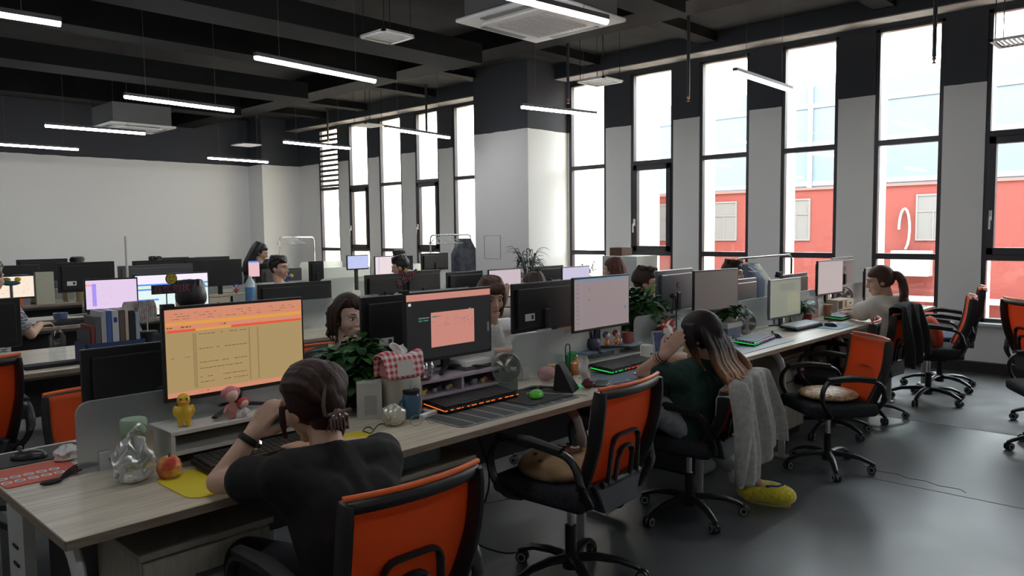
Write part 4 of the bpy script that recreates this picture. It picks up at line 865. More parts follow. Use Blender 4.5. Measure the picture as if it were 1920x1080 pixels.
far('woman with long black hair standing bent forward far off', 5.05, 9.35, 1.385, -120, mat('black_top', (.02, .02, .022), .9), HAIRB, hlong, pitch=-22, jx=-60)
far('man in pale blue seen from behind at the third bench', 5.32, 6.75, 1.245, 42, mat('pale_blue_tee', (.45, .48, .60), .9), HAIRB, hshort, pitch=-18, build=1.0)
far('smiling face of a person behind the man in pale blue', 6.52, 8.30, 1.265, 140, mat('white_tee'), HAIRB, hshort, skin=SKIN2, build=.95)
far('person of whom only the hair shows over the silver monitor', 6.80, 3.52, 1.195, 185, TEE_B, hair_mat('dark_hair2', (.02, .012, .01), (.07, .04, .03)), hair6)
far('person of whom only tufted black hair shows over the far monitors', 4.25, 10.75, 1.20, 180, TEE_B, HAIRB, hair6)
far('person of whom only the top of the head shows beside the standing ruler', 3.3, 10.8, 1.235, 180, TEE_B, HAIRB, hshort)

# ================================================================== cloth on chairs, slipper
def drape(name, label, x, y, rz, zt, m_, wd=.25, outer=.52, inner=.12, flare=.08, seed=1, slant=0, parent=None):
    """a jacket hung over a backrest: runs over the top edge and falls in folds on both sides"""
    rd = random.Random(seed); ph = [rd.uniform(0, 6) for _ in range(4)]
    t = thing(name, label, 'jacket', (x, y, 0), rz)
    def f(u, v):
        U = u * 2 - 1; L_ = inner + outer + .07; s_ = v * L_
        fold = .016 * sin(U * 9 + ph[0]) + .012 * sin(U * 17 + ph[1])
        if s_ < inner: z = zt - (inner - s_); yy = -.235 + .0; k = .2
        elif s_ < inner + .07: a = (s_ - inner) / .07 * pi; z = zt + .012 * sin(a); yy = -.285 + .05 * cos(a); k = .3
        else: d_ = s_ - inner - .07; z = zt - d_ * (1 + .12 * sin(U * 3 + ph[2])); yy = -.335 - .05 * min(d_ / .3, 1) ; k = min(1, d_ / .2) * 1.0 + .2
        w_ = wd + flare * max(0, s_ - inner - .1)
        return Vector((U * w_ * (1 - .10 * (1 - min(1, max(0, s_ - inner) / .12))), yy + fold * k, z - slant * (1 - u) * .5 - .03 * U * U))
    m = MB(); m.grid(f, 44, 40); obj('cloth', m, m_, t, smooth=True, solid=.007, sub=1)
    return t
JG = noisy(mat('grey_jersey', rough=.95), (.27, .265, .25), (.36, .35, .33), 40); JB = noisy(mat('black_cotton', rough=.95), (.013, .013, .014), (.02, .02, .022), 40)
t = drape('grey_jacket', 'light grey jersey jacket draped over the chair of the woman in green', 3.50, 2.05, R(5), .80, JG, .235, .42, .10, .20, 4, .16)
for sx, n_ in ((-1, 7),):                     # hanging sleeves
    m = MB(); m.tube([Vector((sx * .20, -.33, .80)), Vector((sx * .27, -.40, .66)), Vector((sx * (.27 + .03), -.41, .50)), Vector((sx * .30, -.40, .40)), Vector((sx * .285, -.385, .33 if sx > 0 else .30))], [.055, .062, .058, .052, .045], None, flat=(1, .55), n=12)
    for k, v in enumerate(m.v): v.x += .010 * sin(k * 1.7); v.y += .008 * cos(k * 2.3)
    obj('sleeve', m, JG, t, smooth=True, sub=1)
t = drape('black_jacket', 'black jacket hung over the chair of the ponytailed woman', 6.30, 2.10, R(-6), .92, JB, .19, .42, .10, .0, 6)
# plush slipper on the raised foot
sl = thing('plush_slipper', 'big yellow plush slipper with a blue curved trim on the floor', 'slipper', (3.93, 1.84, 0), R(-165))
m = MB(); m.ell((0, .03, .062), (.068, .14, .062)); m.ell((0, -.07, .05), (.056, .075, .050)); m.ell((0, .09, .055), (.072, .085, .055)); remesh('upper', m, noisy(mat('yellow_plush', rough=1, sheen=.6), (.62, .50, .02), (.85, .72, .05), 60, bump=.3), .008, sl, 3)
m = MB(); m.tube([(-.035, .04 + .0, .119), (-.020, .085, .118), (.008, .105, .115), (.035, .08, .112), (.045, .03, .110)], .005, mat('plush_blue', (.02, .06, .30), .8)); m.ell((-.035, .04, .120), (.012, .012, .007), mat('plush_blue')); m.ell((.045, .03, .108), (.012, .012, .007), mat('plush_blue')); obj('trim_face', m, None, sl, smooth=True)
m = MB(); m.prism([(.05 * cos(a), .02 + .125 * sin(a)) for a in [i * pi / 10 for i in range(20)]], 0, .012); obj('sole', m, mat('sole_tan', (.45, .38, .10), .9), sl)
# cushions on chairs
def cushion(name, label, x, y, z, rz, d, m_, extra=None, grp=None, tilt=0):
    m = MB(); m.ell((0, 0, 0), d); o = remesh(name, m, m_, .012, None, 4); o.location = (x, y, z); o.rotation_euler = (tilt, 0, rz); tag(o, label, 'cushion', grp)
    if extra: extra(o)
    return o
def ex(o):
    m = MB()
    for sx, sy in ((.05, .06), (-.09, .07), (.10, -.02), (-.02, .12), (-.14, 0), (.14, .08), (-.06, -.07)): m.ell((sx, sy, .058 - .6 * (sx * sx + sy * sy)), (.012, .009, .005), mat('dark_spot', (.06, .03, .02), .9))
    m.ell((.02, -.02, .060), (.075, .05, .008), mat('brown_patch', (.13, .06, .04), .95)); m.ell((.05, -.03, .066), (.026, .020, .006), PAPER); m.ell((.052, -.03, .071), (.012, .009, .003), DBLACK)
    obj('pattern', m, None, o, smooth=True)
cushion('patterned_cushion', 'tan and brown patterned cushion with dark spots on the empty chair', 2.47, 2.06, .51, 0, (.20, .19, .06), noisy(mat('tan_plush', rough=1), (.38, .26, .13), (.46, .33, .18), 20), ex)
cushion('golden_cushion', 'golden brown crinkled cushion on the turned chair in the aisle', 4.77, 1.82, .475, R(50), (.19, .18, .035), noisy(mat('gold_foil', rough=.35), (.30, .14, .05), (.85, .62, .35), 45, bump=.8))
cushion('red_cushion', 'red orange cushion on the edge-on chair', 7.18, 1.86, .60, R(16), (.15, .07, .15), mat('coral_cushion', (.55, .09, .05), .9), tilt=R(-15))
cushion('grey_seat_cushion', 'grey corner of a seat showing at the bottom edge of the picture', .93, 1.62, .49, 0, (.09, .12, .05), mat('grey_cushion', (.16, .165, .17), .9))

# ================================================================== small things on the nearest bench
DZ = .75
def put(name, mb, m_, label, cat, x, y, z=DZ, rz=0, **k): return one(name, mb, m_, label, cat, (x, y, z), rz, **k)
def riser(x0, x1, y0, y1, zt, m_, label, cols=1, midz=None, th=.014, top=None):
    t = thing('desk_riser', label, 'shelf', (x0, y0, DZ), 0); W_, D_, H_ = x1 - x0, y1 - y0, zt - DZ
    m = MB(); m.b2(0, W_, 0, D_, H_ - th, H_); obj('shelf_top', m, top or m_, t, bevel=.002)
    for k in range(cols + 1): m = MB(); xx = k * (W_ - th) / cols; m.b2(xx, xx + th, .001, D_, 0, H_ - th); obj('side_panel', m, m_, t, bevel=.001)
    if midz: m = MB(); m.b2(th, W_ - th, .002, D_, midz, midz + th); obj('shelf', m, m_, t, bevel=.001)
    m = MB(); m.b2(0, W_, D_ - .004, D_ + .004, .0, H_ - th); obj('back_panel', m, m_, t)
    return t
riser(.99, 1.60, 2.44, 2.645, .875, mat('white_board', (.55, .54, .50), .5), 'white desk riser beneath the orange spreadsheet monitor', 1, .045)
riser(2.035, 2.53, 2.47, 2.66, .875, mat('mauve_board', (.44, .38, .44), .5), 'mauve two compartment riser under the black web page monitor', 2, .045)
riser(3.27, 3.80, 2.55, 2.665, .835, mat('white_board'), 'white shelf with a blue top under the chat list monitor', 1, .022, .012, mat('blue_top', (.18, .26, .36), .6))
def keyboard(x, y, rz, label, keyc=(.02, .02, .022), glow=None, glow2=None, L_=.44, D_=.135, lit=None):
    t = thing('keyboard', label, 'keyboard', (x, y, DZ + .004), rz, 'desk keyboards')
    T = Matrix.Rotation(R(5), 4, 'X'); m = MB(); m.b2(-L_ / 2, L_ / 2, 0, D_, .001, .018, None, T); obj('case', m, DBLACK, t, bevel=.004)
    m = MB(); kc = mat('key_%d' % int(keyc[0] * 100), keyc, .5)
    for r_ in range(6):
        n = 19; u = -L_ / 2 + .008
        for k in range(n):
            w_ = (L_ - .016) / n
            if r_ == 0 and 4 <= k <= 8:
                if k == 4: m.b2(u + .001, u + w_ * 5 - .002, .006, .024, .018, .028, kc, T)
            else: m.b2(u + .001, u + w_ - .002, .006 + r_ * .0212, .006 + r_ * .0212 + .018, .018, .029, kc, T)
            u += w_
    obj('keys', m, None, t)
    if glow:
        m = MB(); g2 = glow2 or glow; e1 = screen_mat(*glow, .9); e2 = screen_mat(*g2, .9)
        m.b2(-L_ / 2 - .001, -L_ / 2 + .001, .004, D_, .010, .014, e1, T); rd = random.Random(3); u = -L_ / 2
        while u < L_ / 2 - .01: l = rd.uniform(.008, .03); m.b2(u, min(u + l, L_ / 2), -.0012, .001, .010, .014, e1 if u < -.08 else e2, T); u += l + rd.uniform(.006, .026)
        if lit: m.b2(-L_ / 2 + .01, L_ / 2 - .01, .004, D_ - .004, .0182, .0200, screen_mat(*lit), T)
        obj('backlight', m, None, t)
def mouse(x, y, rz, label, m_=BLACK, s=1):
    t = thing('computer_mouse', label, 'mouse', (x, y, DZ + .004), rz, 'computer mice')
    m = MB(); m.ell((0, 0, .004), (.032 * s, .057 * s, .026 * s)); q = remesh('shell', m, m_, .004, t, 2)
    for v in q.data.vertices: v.co.z = max(v.co.z, 0)
    m = MB(); m.cyl((-.004, 0, 0), .008, .008, GREYP, Matrix.Translation((0, .028, .030)) @ Matrix.Rotation(R(90), 4, 'Y'), 12); obj('wheel', m, None, t)
def pad(x0, x1, y0, y1, m_, label, rz=0, stripes=None, z=DZ, rr=.03):
    W_, D_ = x1 - x0, y1 - y0; w_, d_ = W_ / 2, D_ / 2; poly = []
    for cx, cy, a0 in ((w_ - rr, d_ - rr, 0), (-w_ + rr, d_ - rr, 90), (-w_ + rr, -d_ + rr, 180), (w_ - rr, -d_ + rr, 270)):
        poly += [(cx + rr * cos(R(a0 + q)), cy + rr * sin(R(a0 + q))) for q in (0, 30, 60, 90)]
    m = MB(); m.prism(poly, 0, .003, m_); o = one('desk_mat', m, None, label, 'desk mat', ((x0 + x1) / 2, (y0 + y1) / 2, z + .0004), rz)
    if stripes:
        m = MB(); n = stripes[0]
        for k in range(n): a = -w_ + .012 + k * (W_ - .02) / n; m.b2(a, a + (W_ - .02) / n - .014, -d_ + .012, d_ - .012, .003, .0034)
        obj('pattern', m, stripes[1], o)
    return o
# station 1
pad(.91, 1.68, 2.12, 2.40, mat('yellow_mat', (.62, .50, .02), .7), 'yellow desk mat under the arms of the woman in black', rr=.05)
keyboard(1.26, 2.29, R(1), 'black keyboard with faint green keys before the woman in black', glow=None)
m = MB(); m.lathe([(.001, .006), (.012, .001), (.024, .004), (.032, .014), (.0365, .028), (.0365, .042), (.032, .056), (.023, .066), (.012, .069), (.004, .063)], 28, noisy(mat('apple_skin', rough=.3), (.50, .05, .03), (.72, .42, .12), 14, lo=.4, hi=.62)); t = put('apple', m, None, 'red and yellow apple on the corner of the yellow mat', 'apple', .955, 2.38)
m = MB(); m.tube([(0, 0, .062), (.003, 0, .078)], .0018); obj('stem', m, SOIL, t)
t = thing('tumbler', 'sage green lidded tumbler behind the plastic bag', 'cup', (.90, 2.50, DZ)); m = MB(); m.lathe([(.030, 0), (.034, .03), (.037, .135)], 24); obj('body', m, mat('sage', (.20, .27, .19), .4), t, smooth=True)
m = MB(); m.lathe([(.039, .135), (.040, .14), (.040, .172), (.036, .178)], 24); obj('lid', m, mat('sage_lid', (.28, .40, .27), .4), t, smooth=True); m = MB(); m.tube([(-.036, 0, .08), (-.05, 0, .075), (-.05, 0, .055)], .006); obj('strap', m, DBLACK, t)
# crumpled thin bag
def crumple(name, label, cat, x, y, d, m_, amp=.25, seed=3, z=DZ, n=26, parent=None, th=0):
    rd = random.Random(seed); K = [(rd.uniform(2, 7), rd.uniform(0, 6), rd.uniform(2, 7), rd.uniform(0, 6)) for _ in range(7)]
    def f(u, v):
        a = 2 * pi * u; e = pi * (v - .5); k = 1 + amp * sum(abs(sin(q[0] * a / 1 // 1 * 0 + int(q[0]) * a + q[1])) * sin(q[2] * e + q[3]) for q in K) / 3.2
        zz = (sin(e) * .5 + .5) * (1 + amp * .4 * sin(int(K[0][0]) * a))
        return Vector((d[0] * cos(e) * cos(a) * k, d[1] * cos(e) * sin(a) * k, max(.001, d[2] * zz)))
    m = MB(); m.grid(f, n, n)
    o = obj(name, m, m_, parent); 
    if not parent: o.location = (x, y, z); tag(o, label, cat)
    return o
crumple('plastic_bag', 'crumpled clear plastic bag standing before the green tumbler', 'bag', .865, 2.42, (.062, .055, .125), FILM, .38, 5)
hb = bpy.data.objects['plastic_bag']
m = MB(); m.tube(path([(.01, 0, .10), (.0, .0, .16), (.03, .0, .185), (.055, .0, .15), (.045, 0, .08)], .03), .006, flat=(2.2, .3)); m.tube(path([(-.02, .01, .10), (-.01, .01, .15), (.02, .01, .165), (.05, .01, .12)], .03), .005, flat=(2.2, .3)); obj('handles', m, FILM, hb, smooth=True)
crumple('receipt', '', '', 0, 0, (.030, .025, .03), PAPER, .3, 8, parent=hb)
# yellow chick
t = thing('chick_figurine', 'yellow chick figurine standing on the white riser', 'toy', (1.055, 2.49, .875), R(-20)); YEL = mat('toy_yellow', (.75, .47, .03), .35)
m = MB(); m.ell((0, 0, .045), (.027, .024, .030)); m.ell((0, 0, .088), (.021, .021, .022)); m.ell((-.026, 0, .052), (.008, .010, .020)); m.ell((.026, 0, .052), (.008, .010, .020)); m.cap((-.012, -.004, .006), .009, (-.012, 0, .02), .010); m.cap((.012, -.004, .006), .009, (.012, 0, .02), .010); remesh('body', m, YEL, .003, t, 2)
m = MB(); m.ell((0, -.022, .084), (.010, .008, .004)); obj('beak', m, mat('toy_orange', (.8, .25, .03), .4), t, smooth=True)
for s in (-1, 1): m = MB(); m.ell((s * .009, -.018, .094), (.0028, .0028, .0032)); obj('eye', m, DBLACK, t, smooth=True)
def figurine(x, y, z, label, hairc, dressc, s=1.0, rz=0):
    t = thing('small_figurine', label, 'toy', (x, y, z), rz); T = Matrix.Scale(s, 4)
    m = MB(); m.cap((0, 0, .022), .013, (0, 0, .038), .008, M=T); m.cap((-.012, 0, .035), .004, (-.022, -.004, .022), .004, M=T); m.cap((.012, 0, .035), .004, (.022, -.004, .022), .004, M=T); m.cap((-.006, 0, .004), .005, (-.006, 0, .018), .005, M=T); m.cap((.006, 0, .004), .005, (.006, 0, .018), .005, M=T); remesh('dress', m, dressc, .003, t, 1)
    m = MB(); m.ell((0, 0, .060), (.017, .016, .017), M=T); obj('head', m, mat('toy_skin', (.75, .5, .4), .5), t, smooth=True)
    m = MB(); m.ell((0, .005, .065), (.019, .017, .018), M=T); m.ell((-.017, .004, .066), (.008, .008, .012), M=T); m.ell((.017, .004, .066), (.008, .008, .012), M=T); obj('hair', m, hairc, t, smooth=True)
figurine(1.21, 2.47, .875, 'tall pink and white doll figurine beside the monitor foot', mat('pink_toy', (.6, .2, .25), .5), mat('rose_toy', (.55, .25, .25), .5), 1.35)
figurine(1.245, 2.45, .875, 'small doll figurine with a red and blue cap before the pink one', mat('red_toy', (.5, .05, .06), .5), mat('white_toy', (.7, .7, .75), .5), .85)
# far side of station 1
o = pad(.58, .80, 2.64, 2.86, mat('coral_mat', (.55, .10, .06), .7), 'coral red mat printed with rows of round stickers at the left end', rr=.015)
for k in range(11):
    m = MB(); T = Matrix.Translation((-.095 + .036 * (k % 6), -.055 + .052 * (k // 6), .0032)); m.cyl((0, 0, 0), .0155, .0006, mat('sticker_white', (.7, .65, .6), .6), T, 16); m.cyl((0, 0, .0006), .010, .0004, mat(('sticker_a', 'sticker_b', 'sticker_c')[k % 3], ((.35, .25, .2), (.2, .25, .4), (.5, .3, .3))[k % 3], .6), T, 14); obj('sticker', m, None, o)
pad(.60, .90, 2.88, 3.07, DBLACK, 'black mouse pad on the far side of the left end'); mouse(.72, 2.95, R(60), 'dark mouse on the black mouse pad at the left end', mat('dark_grey_mouse', (.03, .03, .03), .3))
crumple('tissue', 'crumpled white tissue behind the frosted panel end', 'tissue', .80, 2.83, (.04, .03, .05), PAPER, .35, 9)
m = MB(); [m.tube(arc((.02, .0, .004), (.09, .02 * k, .03 + .01 * k), (.17, .09 - .02 * k, .006), 8), .0028) for k in range(4)]; m.ell((0, 0, .006), (.032, .018, .007)); put('cable_bundle', m, DBLACK, 'bundle of black cables ending in a dark spoon shaped plug', 'cable', .69, 2.60, smooth=True)
# station 2
m = MB(); m.b2(-.05, .05, -.045, .045, 0, .15, mat('carton', (.42, .42, .39), .6)); m.b2(-.02, .03, -.0458, -.045, .02, .10, mat('carton_print', (.30, .30, .29), .6)); put('carton', m, None, 'tall white carton box with faint print beside the bun', 'box', 1.835, 2.55, rz=R(-35))
m = MB(); m.lathe([(.075, 0), (.082, .01), (.082, .15), (.078, .16)], 28); put('storage_bin', m, mat('beige_bin', (.40, .38, .33), .5), 'beige round bin carrying the pink checked tissue cover', 'bin', 1.96, 2.50, smooth=True)
GING = mat('pink_gingham', (.6, .2, .25), .9); N, L, b = nodes(GING)
t_ = N.new('ShaderNodeTexCoord'); sx_ = N.new('ShaderNodeSeparateXYZ'); L.new(t_.outputs['Object'], sx_.inputs[0]); prev = None
for ax_ in (0, 2):
    a = N.new('ShaderNodeMath'); a.operation = 'MULTIPLY'; a.inputs[1].default_value = 260; sn = N.new('ShaderNodeMath'); sn.operation = 'SINE'; gt = N.new('ShaderNodeMath'); gt.operation = 'GREATER_THAN'; gt.inputs[1].default_value = 0
    L.new(sx_.outputs[ax_], a.inputs[0]); L.new(a.outputs[0], sn.inputs[0]); L.new(sn.outputs[0], gt.inputs[0])
    if prev: ad_ = N.new('ShaderNodeMath'); ad_.operation = 'ADD'; L.new(prev.outputs[0], ad_.inputs[0]); L.new(gt.outputs[0], ad_.inputs[1]); prev = ad_
    else: prev = gt
rp = N.new('ShaderNodeValToRGB'); rp.color_ramp.elements[0].color = (.78, .72, .68, 1); rp.color_ramp.elements[1].color = (.55, .05, .09, 1); hf = N.new('ShaderNodeMath'); hf.operation = 'MULTIPLY'; hf.inputs[1].default_value = .5; L.new(prev.outputs[0], hf.inputs[0]); L.new(hf.outputs[0], rp.inputs[0]); L.new(rp.outputs[0], b.inputs['Base Color'])
t = thing('tissue_cover', 'pink gingham fabric tissue cover with a tissue sticking out', 'tissue box', (1.94, 2.485, .912), R(-6))
m = MB(); m.grid(lambda u, v: Vector(((u - .5) * (.17 + .03 * sin(pi * v)), (-.055 if v < .5 else .055) * (abs(v - .5) * 2) ** .6 * 1.0 - .0, .095 * (1 - (abs(v - .5) * 2) ** 2.2) + .012 * sin(u * 7) * (1 - abs(v - .5) * 2) + .002)), 18, 18); obj('cover', m, GING, t, smooth=True, solid=.003)
m = MB(); m.b2(-.07, .07, -.045, .045, 0, .06); obj('box', m, mat('pinkish_box', (.5, .2, .22), .8), t, bevel=.01)
m = MB(); m.grid(lambda u, v: Vector(((u - .5) * .07 + .01 * sin(v * 5), .006 * sin(u * 9), .09 + .045 * v + .008 * sin(u * 6))), 12, 6); obj('tissue', m, PAPER, t, smooth=True, solid=.002)
m = MB(); m.grid(lambda u, v: Vector((-.045 + .075 * u, -.060 - .001 * sin(u * 3), .012 + .065 * v)), 4, 4); obj('patch', m, mat('pale_patch', (.7, .66, .62), .8), t)
crumple('steamed_bun', 'round cream bun in a thin clear bag', 'food', 1.82, 2.37, (.047, .045, .080), mat('bun_cream', (.62, .60, .42), .6), .06, 12)
crumple('bun_bag', '', '', 0, 0, (.050, .048, .084), FILM, .12, 13, parent=bpy.data.objects['steamed_bun'])
t = thing('mason_jar', 'blue glass mason jar with a dark lid and a straw', 'cup', (1.945, 2.415, DZ)); m = MB(); m.lathe([(.034, 0), (.038, .01), (.038, .085), (.032, .10)], 22); obj('jar', m, mat('blue_glass', (.03, .10, .16), .12, spec=.8), t, smooth=True)
m = MB(); m.lathe([(.034, .10), (.035, .102), (.035, .116), (.032, .118)], 22); obj('lid', m, DBLACK, t, smooth=True); m = MB(); m.tube([(0, 0, .11), (.006, 0, .155)], .0035); obj('straw', m, mat('straw_blue', (.25, .45, .55), .4), t); m = MB(); m.tube(path([(-.036, 0, .08), (-.06, 0, .075), (-.06, 0, .03), (-.036, 0, .025)], .015), .005); obj('handle', m, mat('blue_glass'), t, smooth=True)
t = thing('eyeglasses', 'thin metal eyeglasses lying upside on the desk edge', 'glasses', (1.90, 2.28, DZ + .002), R(-20)); m = MB()
for s in (-1, 1): m.tube([(s * .034 + .026 * cos(a), .0, .022 + .020 * sin(a)) for a in [i * pi / 7 for i in range(15)]], .0012); m.tube([(s * .060, 0, .03), (s * .060, .10, .004)], .0012)
m.tube([(-.008, 0, .028), (.008, 0, .028)], .0012); obj('frame', m, mat('thin_metal', (.25, .24, .22), .3, .8), t, smooth=True)
m = MB(); m.b2(-.05, .05, -.012, .012, 0, .02); m.cyl((.035, .03, 0), .018, .018, n=14); t = put('charger', m, WPLAS, 'white charging plug and packet beside the bun', 'charger', 2.0, 2.375, rz=R(15), bevel=.003)
m = MB(); m.grid(lambda u, v: Vector((u * .07, v * .05, .004 + .03 * u * v + .006 * sin(u * 8))), 8, 8); put('paper_napkin', m, PAPER, 'folded white napkin by the keyboard corner', 'napkin', 2.03, 2.41, solid=.001)
m = MB(); m.tube([(.0 + .05 * cos(a * .7) + .012 * a, .035 * sin(a), .004 + .004 * sin(a * 2) + .004) for a in [i * .35 for i in range(24)]], .0022); put('black_cable', m, DBLACK, 'loose black cable between the carton and the arm of the woman in black', 'cable', 1.66, 2.36, smooth=True)
pad(1.96, 2.70, 2.13, 2.44, mat('mat_border', (.22, .22, .21), .8), 'wide grey striped desk mat under the orange lit keyboard', 0, (9, mat('mat_grey', (.055, .058, .06), .85)))
o = pad(2.40, 2.71, 2.17, 2.44, DBLACK, 'black mouse pad under the green mouse', z=DZ + .004)
keyboard(2.27, 2.33, R(0), 'black keyboard with orange glowing edge on the striped mat', (.025, .025, .027), (235, 110, 40))
for o_ in [q for q in COL.objects if q.name.startswith('keyboard')][-1:]: o_.location.z += .004
mouse(2.545, 2.27, R(-55), 'bright green mouse on the black mouse pad', mat('lime_shell', (.10, .50, .03), .35), 1.05)
for q in [q for q in COL.objects if q.name.startswith('computer_mouse')][-1:]: q.location.z += .006
m = MB(); m.tube(path([(0, 0, .012), (-.02, .09, .012), (.04, .10, .008), (.10, -.03, .008), (.17, -.13, .006), (.175, -.145, -.02), (.14, -.14, -.30), (-.1, .0, -.42), (-.3, .15, -.45)], .05, 5), .0022); put('white_cable', m, mat('cable_white', (.45, .45, .42), .5), 'thin white mouse cable running over the desk edge', 'cable', 2.56, 2.25, smooth=True)
m = MB(); m.tube(path([(0, 0, .004), (.08, -.02, .02), (.16, -.07, .004), (.28, -.12, .004)], .05, 4), .010, flat=(1.6, .5)); put('black_strap', m, DBLACK, 'black curved strap lying behind the green mouse', 'strap', 2.60, 2.42, smooth=True)
def fan(x, y, label, m_, rz=0, r=.072, zc=.125, boxy=True):
    t = thing('desk_fan', label, 'fan', (x, y, DZ), rz, 'small desk fans'); T = Matrix.Translation((0, 0, zc)) @ Matrix.Rotation(R(90), 4, 'X')
    m = MB()
    if boxy: m.prism([(-.062, 0), (.062, 0), (.062, .10), (-.062, .10)], -.02, .02, None, FACE); obj('base', m, m_, t, bevel=.012)
    else: m.lathe([(.04, 0), (.038, .02), (.014, .04), (.012, .06)], 18); obj('base', m, m_, t, smooth=True)
    m = MB(); m.tube([(r * cos(a), -.0, r * sin(a)) for a in [i * pi / 14 for i in range(29)]], .006, None, Matrix.Translation((0, -.018, zc)), up=(0, 1, 0)); m.lathe([(r, -.02), (r + .002, 0), (r, .02)], 28, None, T, False); obj('ring', m, m_, t, smooth=True)
    m = MB()
    for k in range(36): a = 2 * pi * k / 36; m.tube([(.014 * cos(a), -.030, zc + .014 * sin(a)), (r * .6 * cos(a), -.034, zc + r * .6 * sin(a)), (r * cos(a), -.020, zc + r * sin(a))], .0011, n=4)
    m.cyl((0, 0, .026), .016, .01, None, T, 16); obj('grille', m, m_, t)
    for k in range(5): m = MB(); m.grid(lambda u, v: Vector(((.012 + .052 * u) * cos(v * .9), (.012 + .052 * u) * sin(v * .9), .012 * v - .006)), 5, 4, None, T @ Matrix.Rotation(2 * pi * k / 5, 4, 'Z')); obj('blade', m, mat('fan_blade', (.14, .17, .15), .4), t, solid=.0015)
    m = MB(); m.cyl((0, 0, -.012), .012, .03, None, T, 14); obj('motor_hub', m, m_, t, smooth=True)
    return t
fan(2.555, 2.475, 'grey green desk fan with a square base beside the orange lit keyboard', mat('sage_plastic', (.22, .26, .22), .4), R(-22), .070, .115)
m = MB(); m.b2(-.003, .003, -.001, .001, 0, .004); 
m = MB(); m.b2(-.09, .09, -.06, .06, 0, .018, GREYP); m.b2(-.08, .08, -.055, .055, .018, .04, PAPER); put('notebook_stack', m, None, 'white notebook lying on a dark one on the mauve riser', 'notebook', 2.42, 2.565, .875)
m = MB(); m.lathe([(.032, 0), (.034, .005), (.034, .075), (.031, .08)], 22); put('speaker', m, mat('plum', (.06, .05, .09), .4), 'dark violet cylinder speaker behind the black web page monitor', 'speaker', 2.56, 2.80, .85, smooth=True)
m = MB(); m.b2(-.05, .05, -.04, .04, 0, .10); put('small_box', m, mat('carton'), 'plain box under the violet speaker', 'box', 2.56, 2.80)
t = thing('gold_trinket', 'gold and steel trinkets leaning behind the monitor on the mauve riser', 'trinket', (2.13, 2.56, .875)); m = MB(); [m.lathe([(.004, 0), (.012, .02), (.008, .045), (.001, .06)], 10, None, Matrix.Translation((.025 * k, .01 * (k % 2), 0))) for k in range(3)]; obj('bottles', m, CHROME, t, smooth=True)
t = put('glass_dish', (lambda m: m.lathe([(.03, 0), (.036, .012), (.034, .014)], 18))(MB()), mat('amber', (.20, .08, .07), .2), 'small reddish dish with tiny items on the mauve riser', 'dish', 2.08, 2.50, .875, smooth=True)
for k in range(12):                                  # bits inside the mauve compartments
    x = 2.07 + .036 * k; m = MB(); rd = random.Random(k)
    (m.ell((0, 0, .011), (.013, .010, .011)) if k % 3 else m.b2(-.014, .014, -.01, .01, 0, .022))
    if abs(x - 2.28) < .014: continue
    put('trinket', m, mat('bit_%d' % (k % 5), [(.5, .4, .1), (.45, .12, .05), (.35, .35, .38), (.05, .05, .06), (.2, .25, .35)][k % 5], .4), ['small gold bead', 'small rust red bead', 'small silver blob', 'small black clip', 'small blue toy'][k % 5] + ' in the mauve riser, spot %s from its left' % ['first', 'second', 'third', 'fourth', 'fifth', 'sixth', 'seventh', 'eighth', 'ninth', 'tenth', 'eleventh', 'twelfth'][k], 'trinket', x, 2.50 + .02 * (k % 2), DZ + .0592, group='trinkets in the mauve riser', smooth=True)
# between stations 2 and 3
m = MB()
for k in range(19):
    a = -1.35 + 2.7 * k / 18; rr = .034 - .012 * abs(a / 1.35) ** 2; c0 = Vector((.040 * sin(a), 0, .036 + .004 * cos(a))); ux = Vector((sin(a) * .35, 0, 1)).normalized()
    m.tube([c0 + ux * rr * sin(q) + Vector((0, 1, 0)) * rr * cos(q) for q in [i * pi / 8 for i in range(17)]], .0022, n=5, up=(1, 0, 0))
m.ell((0, 0, .036), (.052, .028, .030))
put('coil_toy', m, mat('pale_pink', (.55, .33, .34), .45), 'pale pink ribbed coil on the desk right of the grey green fan', 'toy', 2.87, 2.49, smooth=True)
t = thing('tablet_stand', 'black folding stand with a crumpled white tissue leaning on it', 'stand', (2.77, 2.28, DZ), R(25)); m = MB(); m.add([(-.06, -.05, 0), (.06, -.05, 0), (.06, .05, 0), (-.06, .05, 0), (-.05, .02, .13), (.03, .02, .135), (.03, .04, .13), (-.05, .04, .13)], [(0, 3, 2, 1), (4, 5, 6, 7), (0, 1, 5, 4), (1, 2, 6, 5), (2, 3, 7, 6), (3, 0, 4, 7)]); obj('body', m, DBLACK, t, bevel=.004)
m = MB(); m.cyl((.055, -.055, .012), .012, .006, mat('led_green', (.02, .3, .12), .3, emit=(.02, .5, .2), es=.5)); obj('dial', m, None, t)
m = MB(); m.grid(lambda u, v: Vector((.045 + .05 * u * (1 - .4 * v) + .008 * sin(v * 9), -.02 + .02 * sin(u * 6), .03 + .11 * v + .01 * sin(u * 8))), 12, 12); put('crumpled_tissue', m, PAPER, 'crumpled white tissue against the black stand', 'tissue', 2.80, 2.27, solid=.0015)
m = MB(); m.lathe([(.002, .004), (.02, 0), (.034, .012), (.039, .035), (.034, .060), (.012, .074), (.008, .082), (.012, .088)], 18, noisy(mat('pomegranate', rough=.35), (.60, .20, .06), (.72, .42, .16), 6)); put('pomegranate', m, None, 'yellow orange round fruit by the shelf leg', 'fruit', 3.12, 2.50, smooth=True)
crumple('coin_purse', 'small maroon purse with a cord near the desk edge', 'purse', 2.88, 2.235, (.035, .028, .045), mat('maroon', (.12, .02, .03), .7), .15, 21)
m = MB(); m.b2(-.035, .035, -.075, .075, 0, .009); put('phone', m, BLACK, 'black phone lying behind the maroon purse', 'phone', 2.99, 2.235, rz=R(-60), bevel=.004)
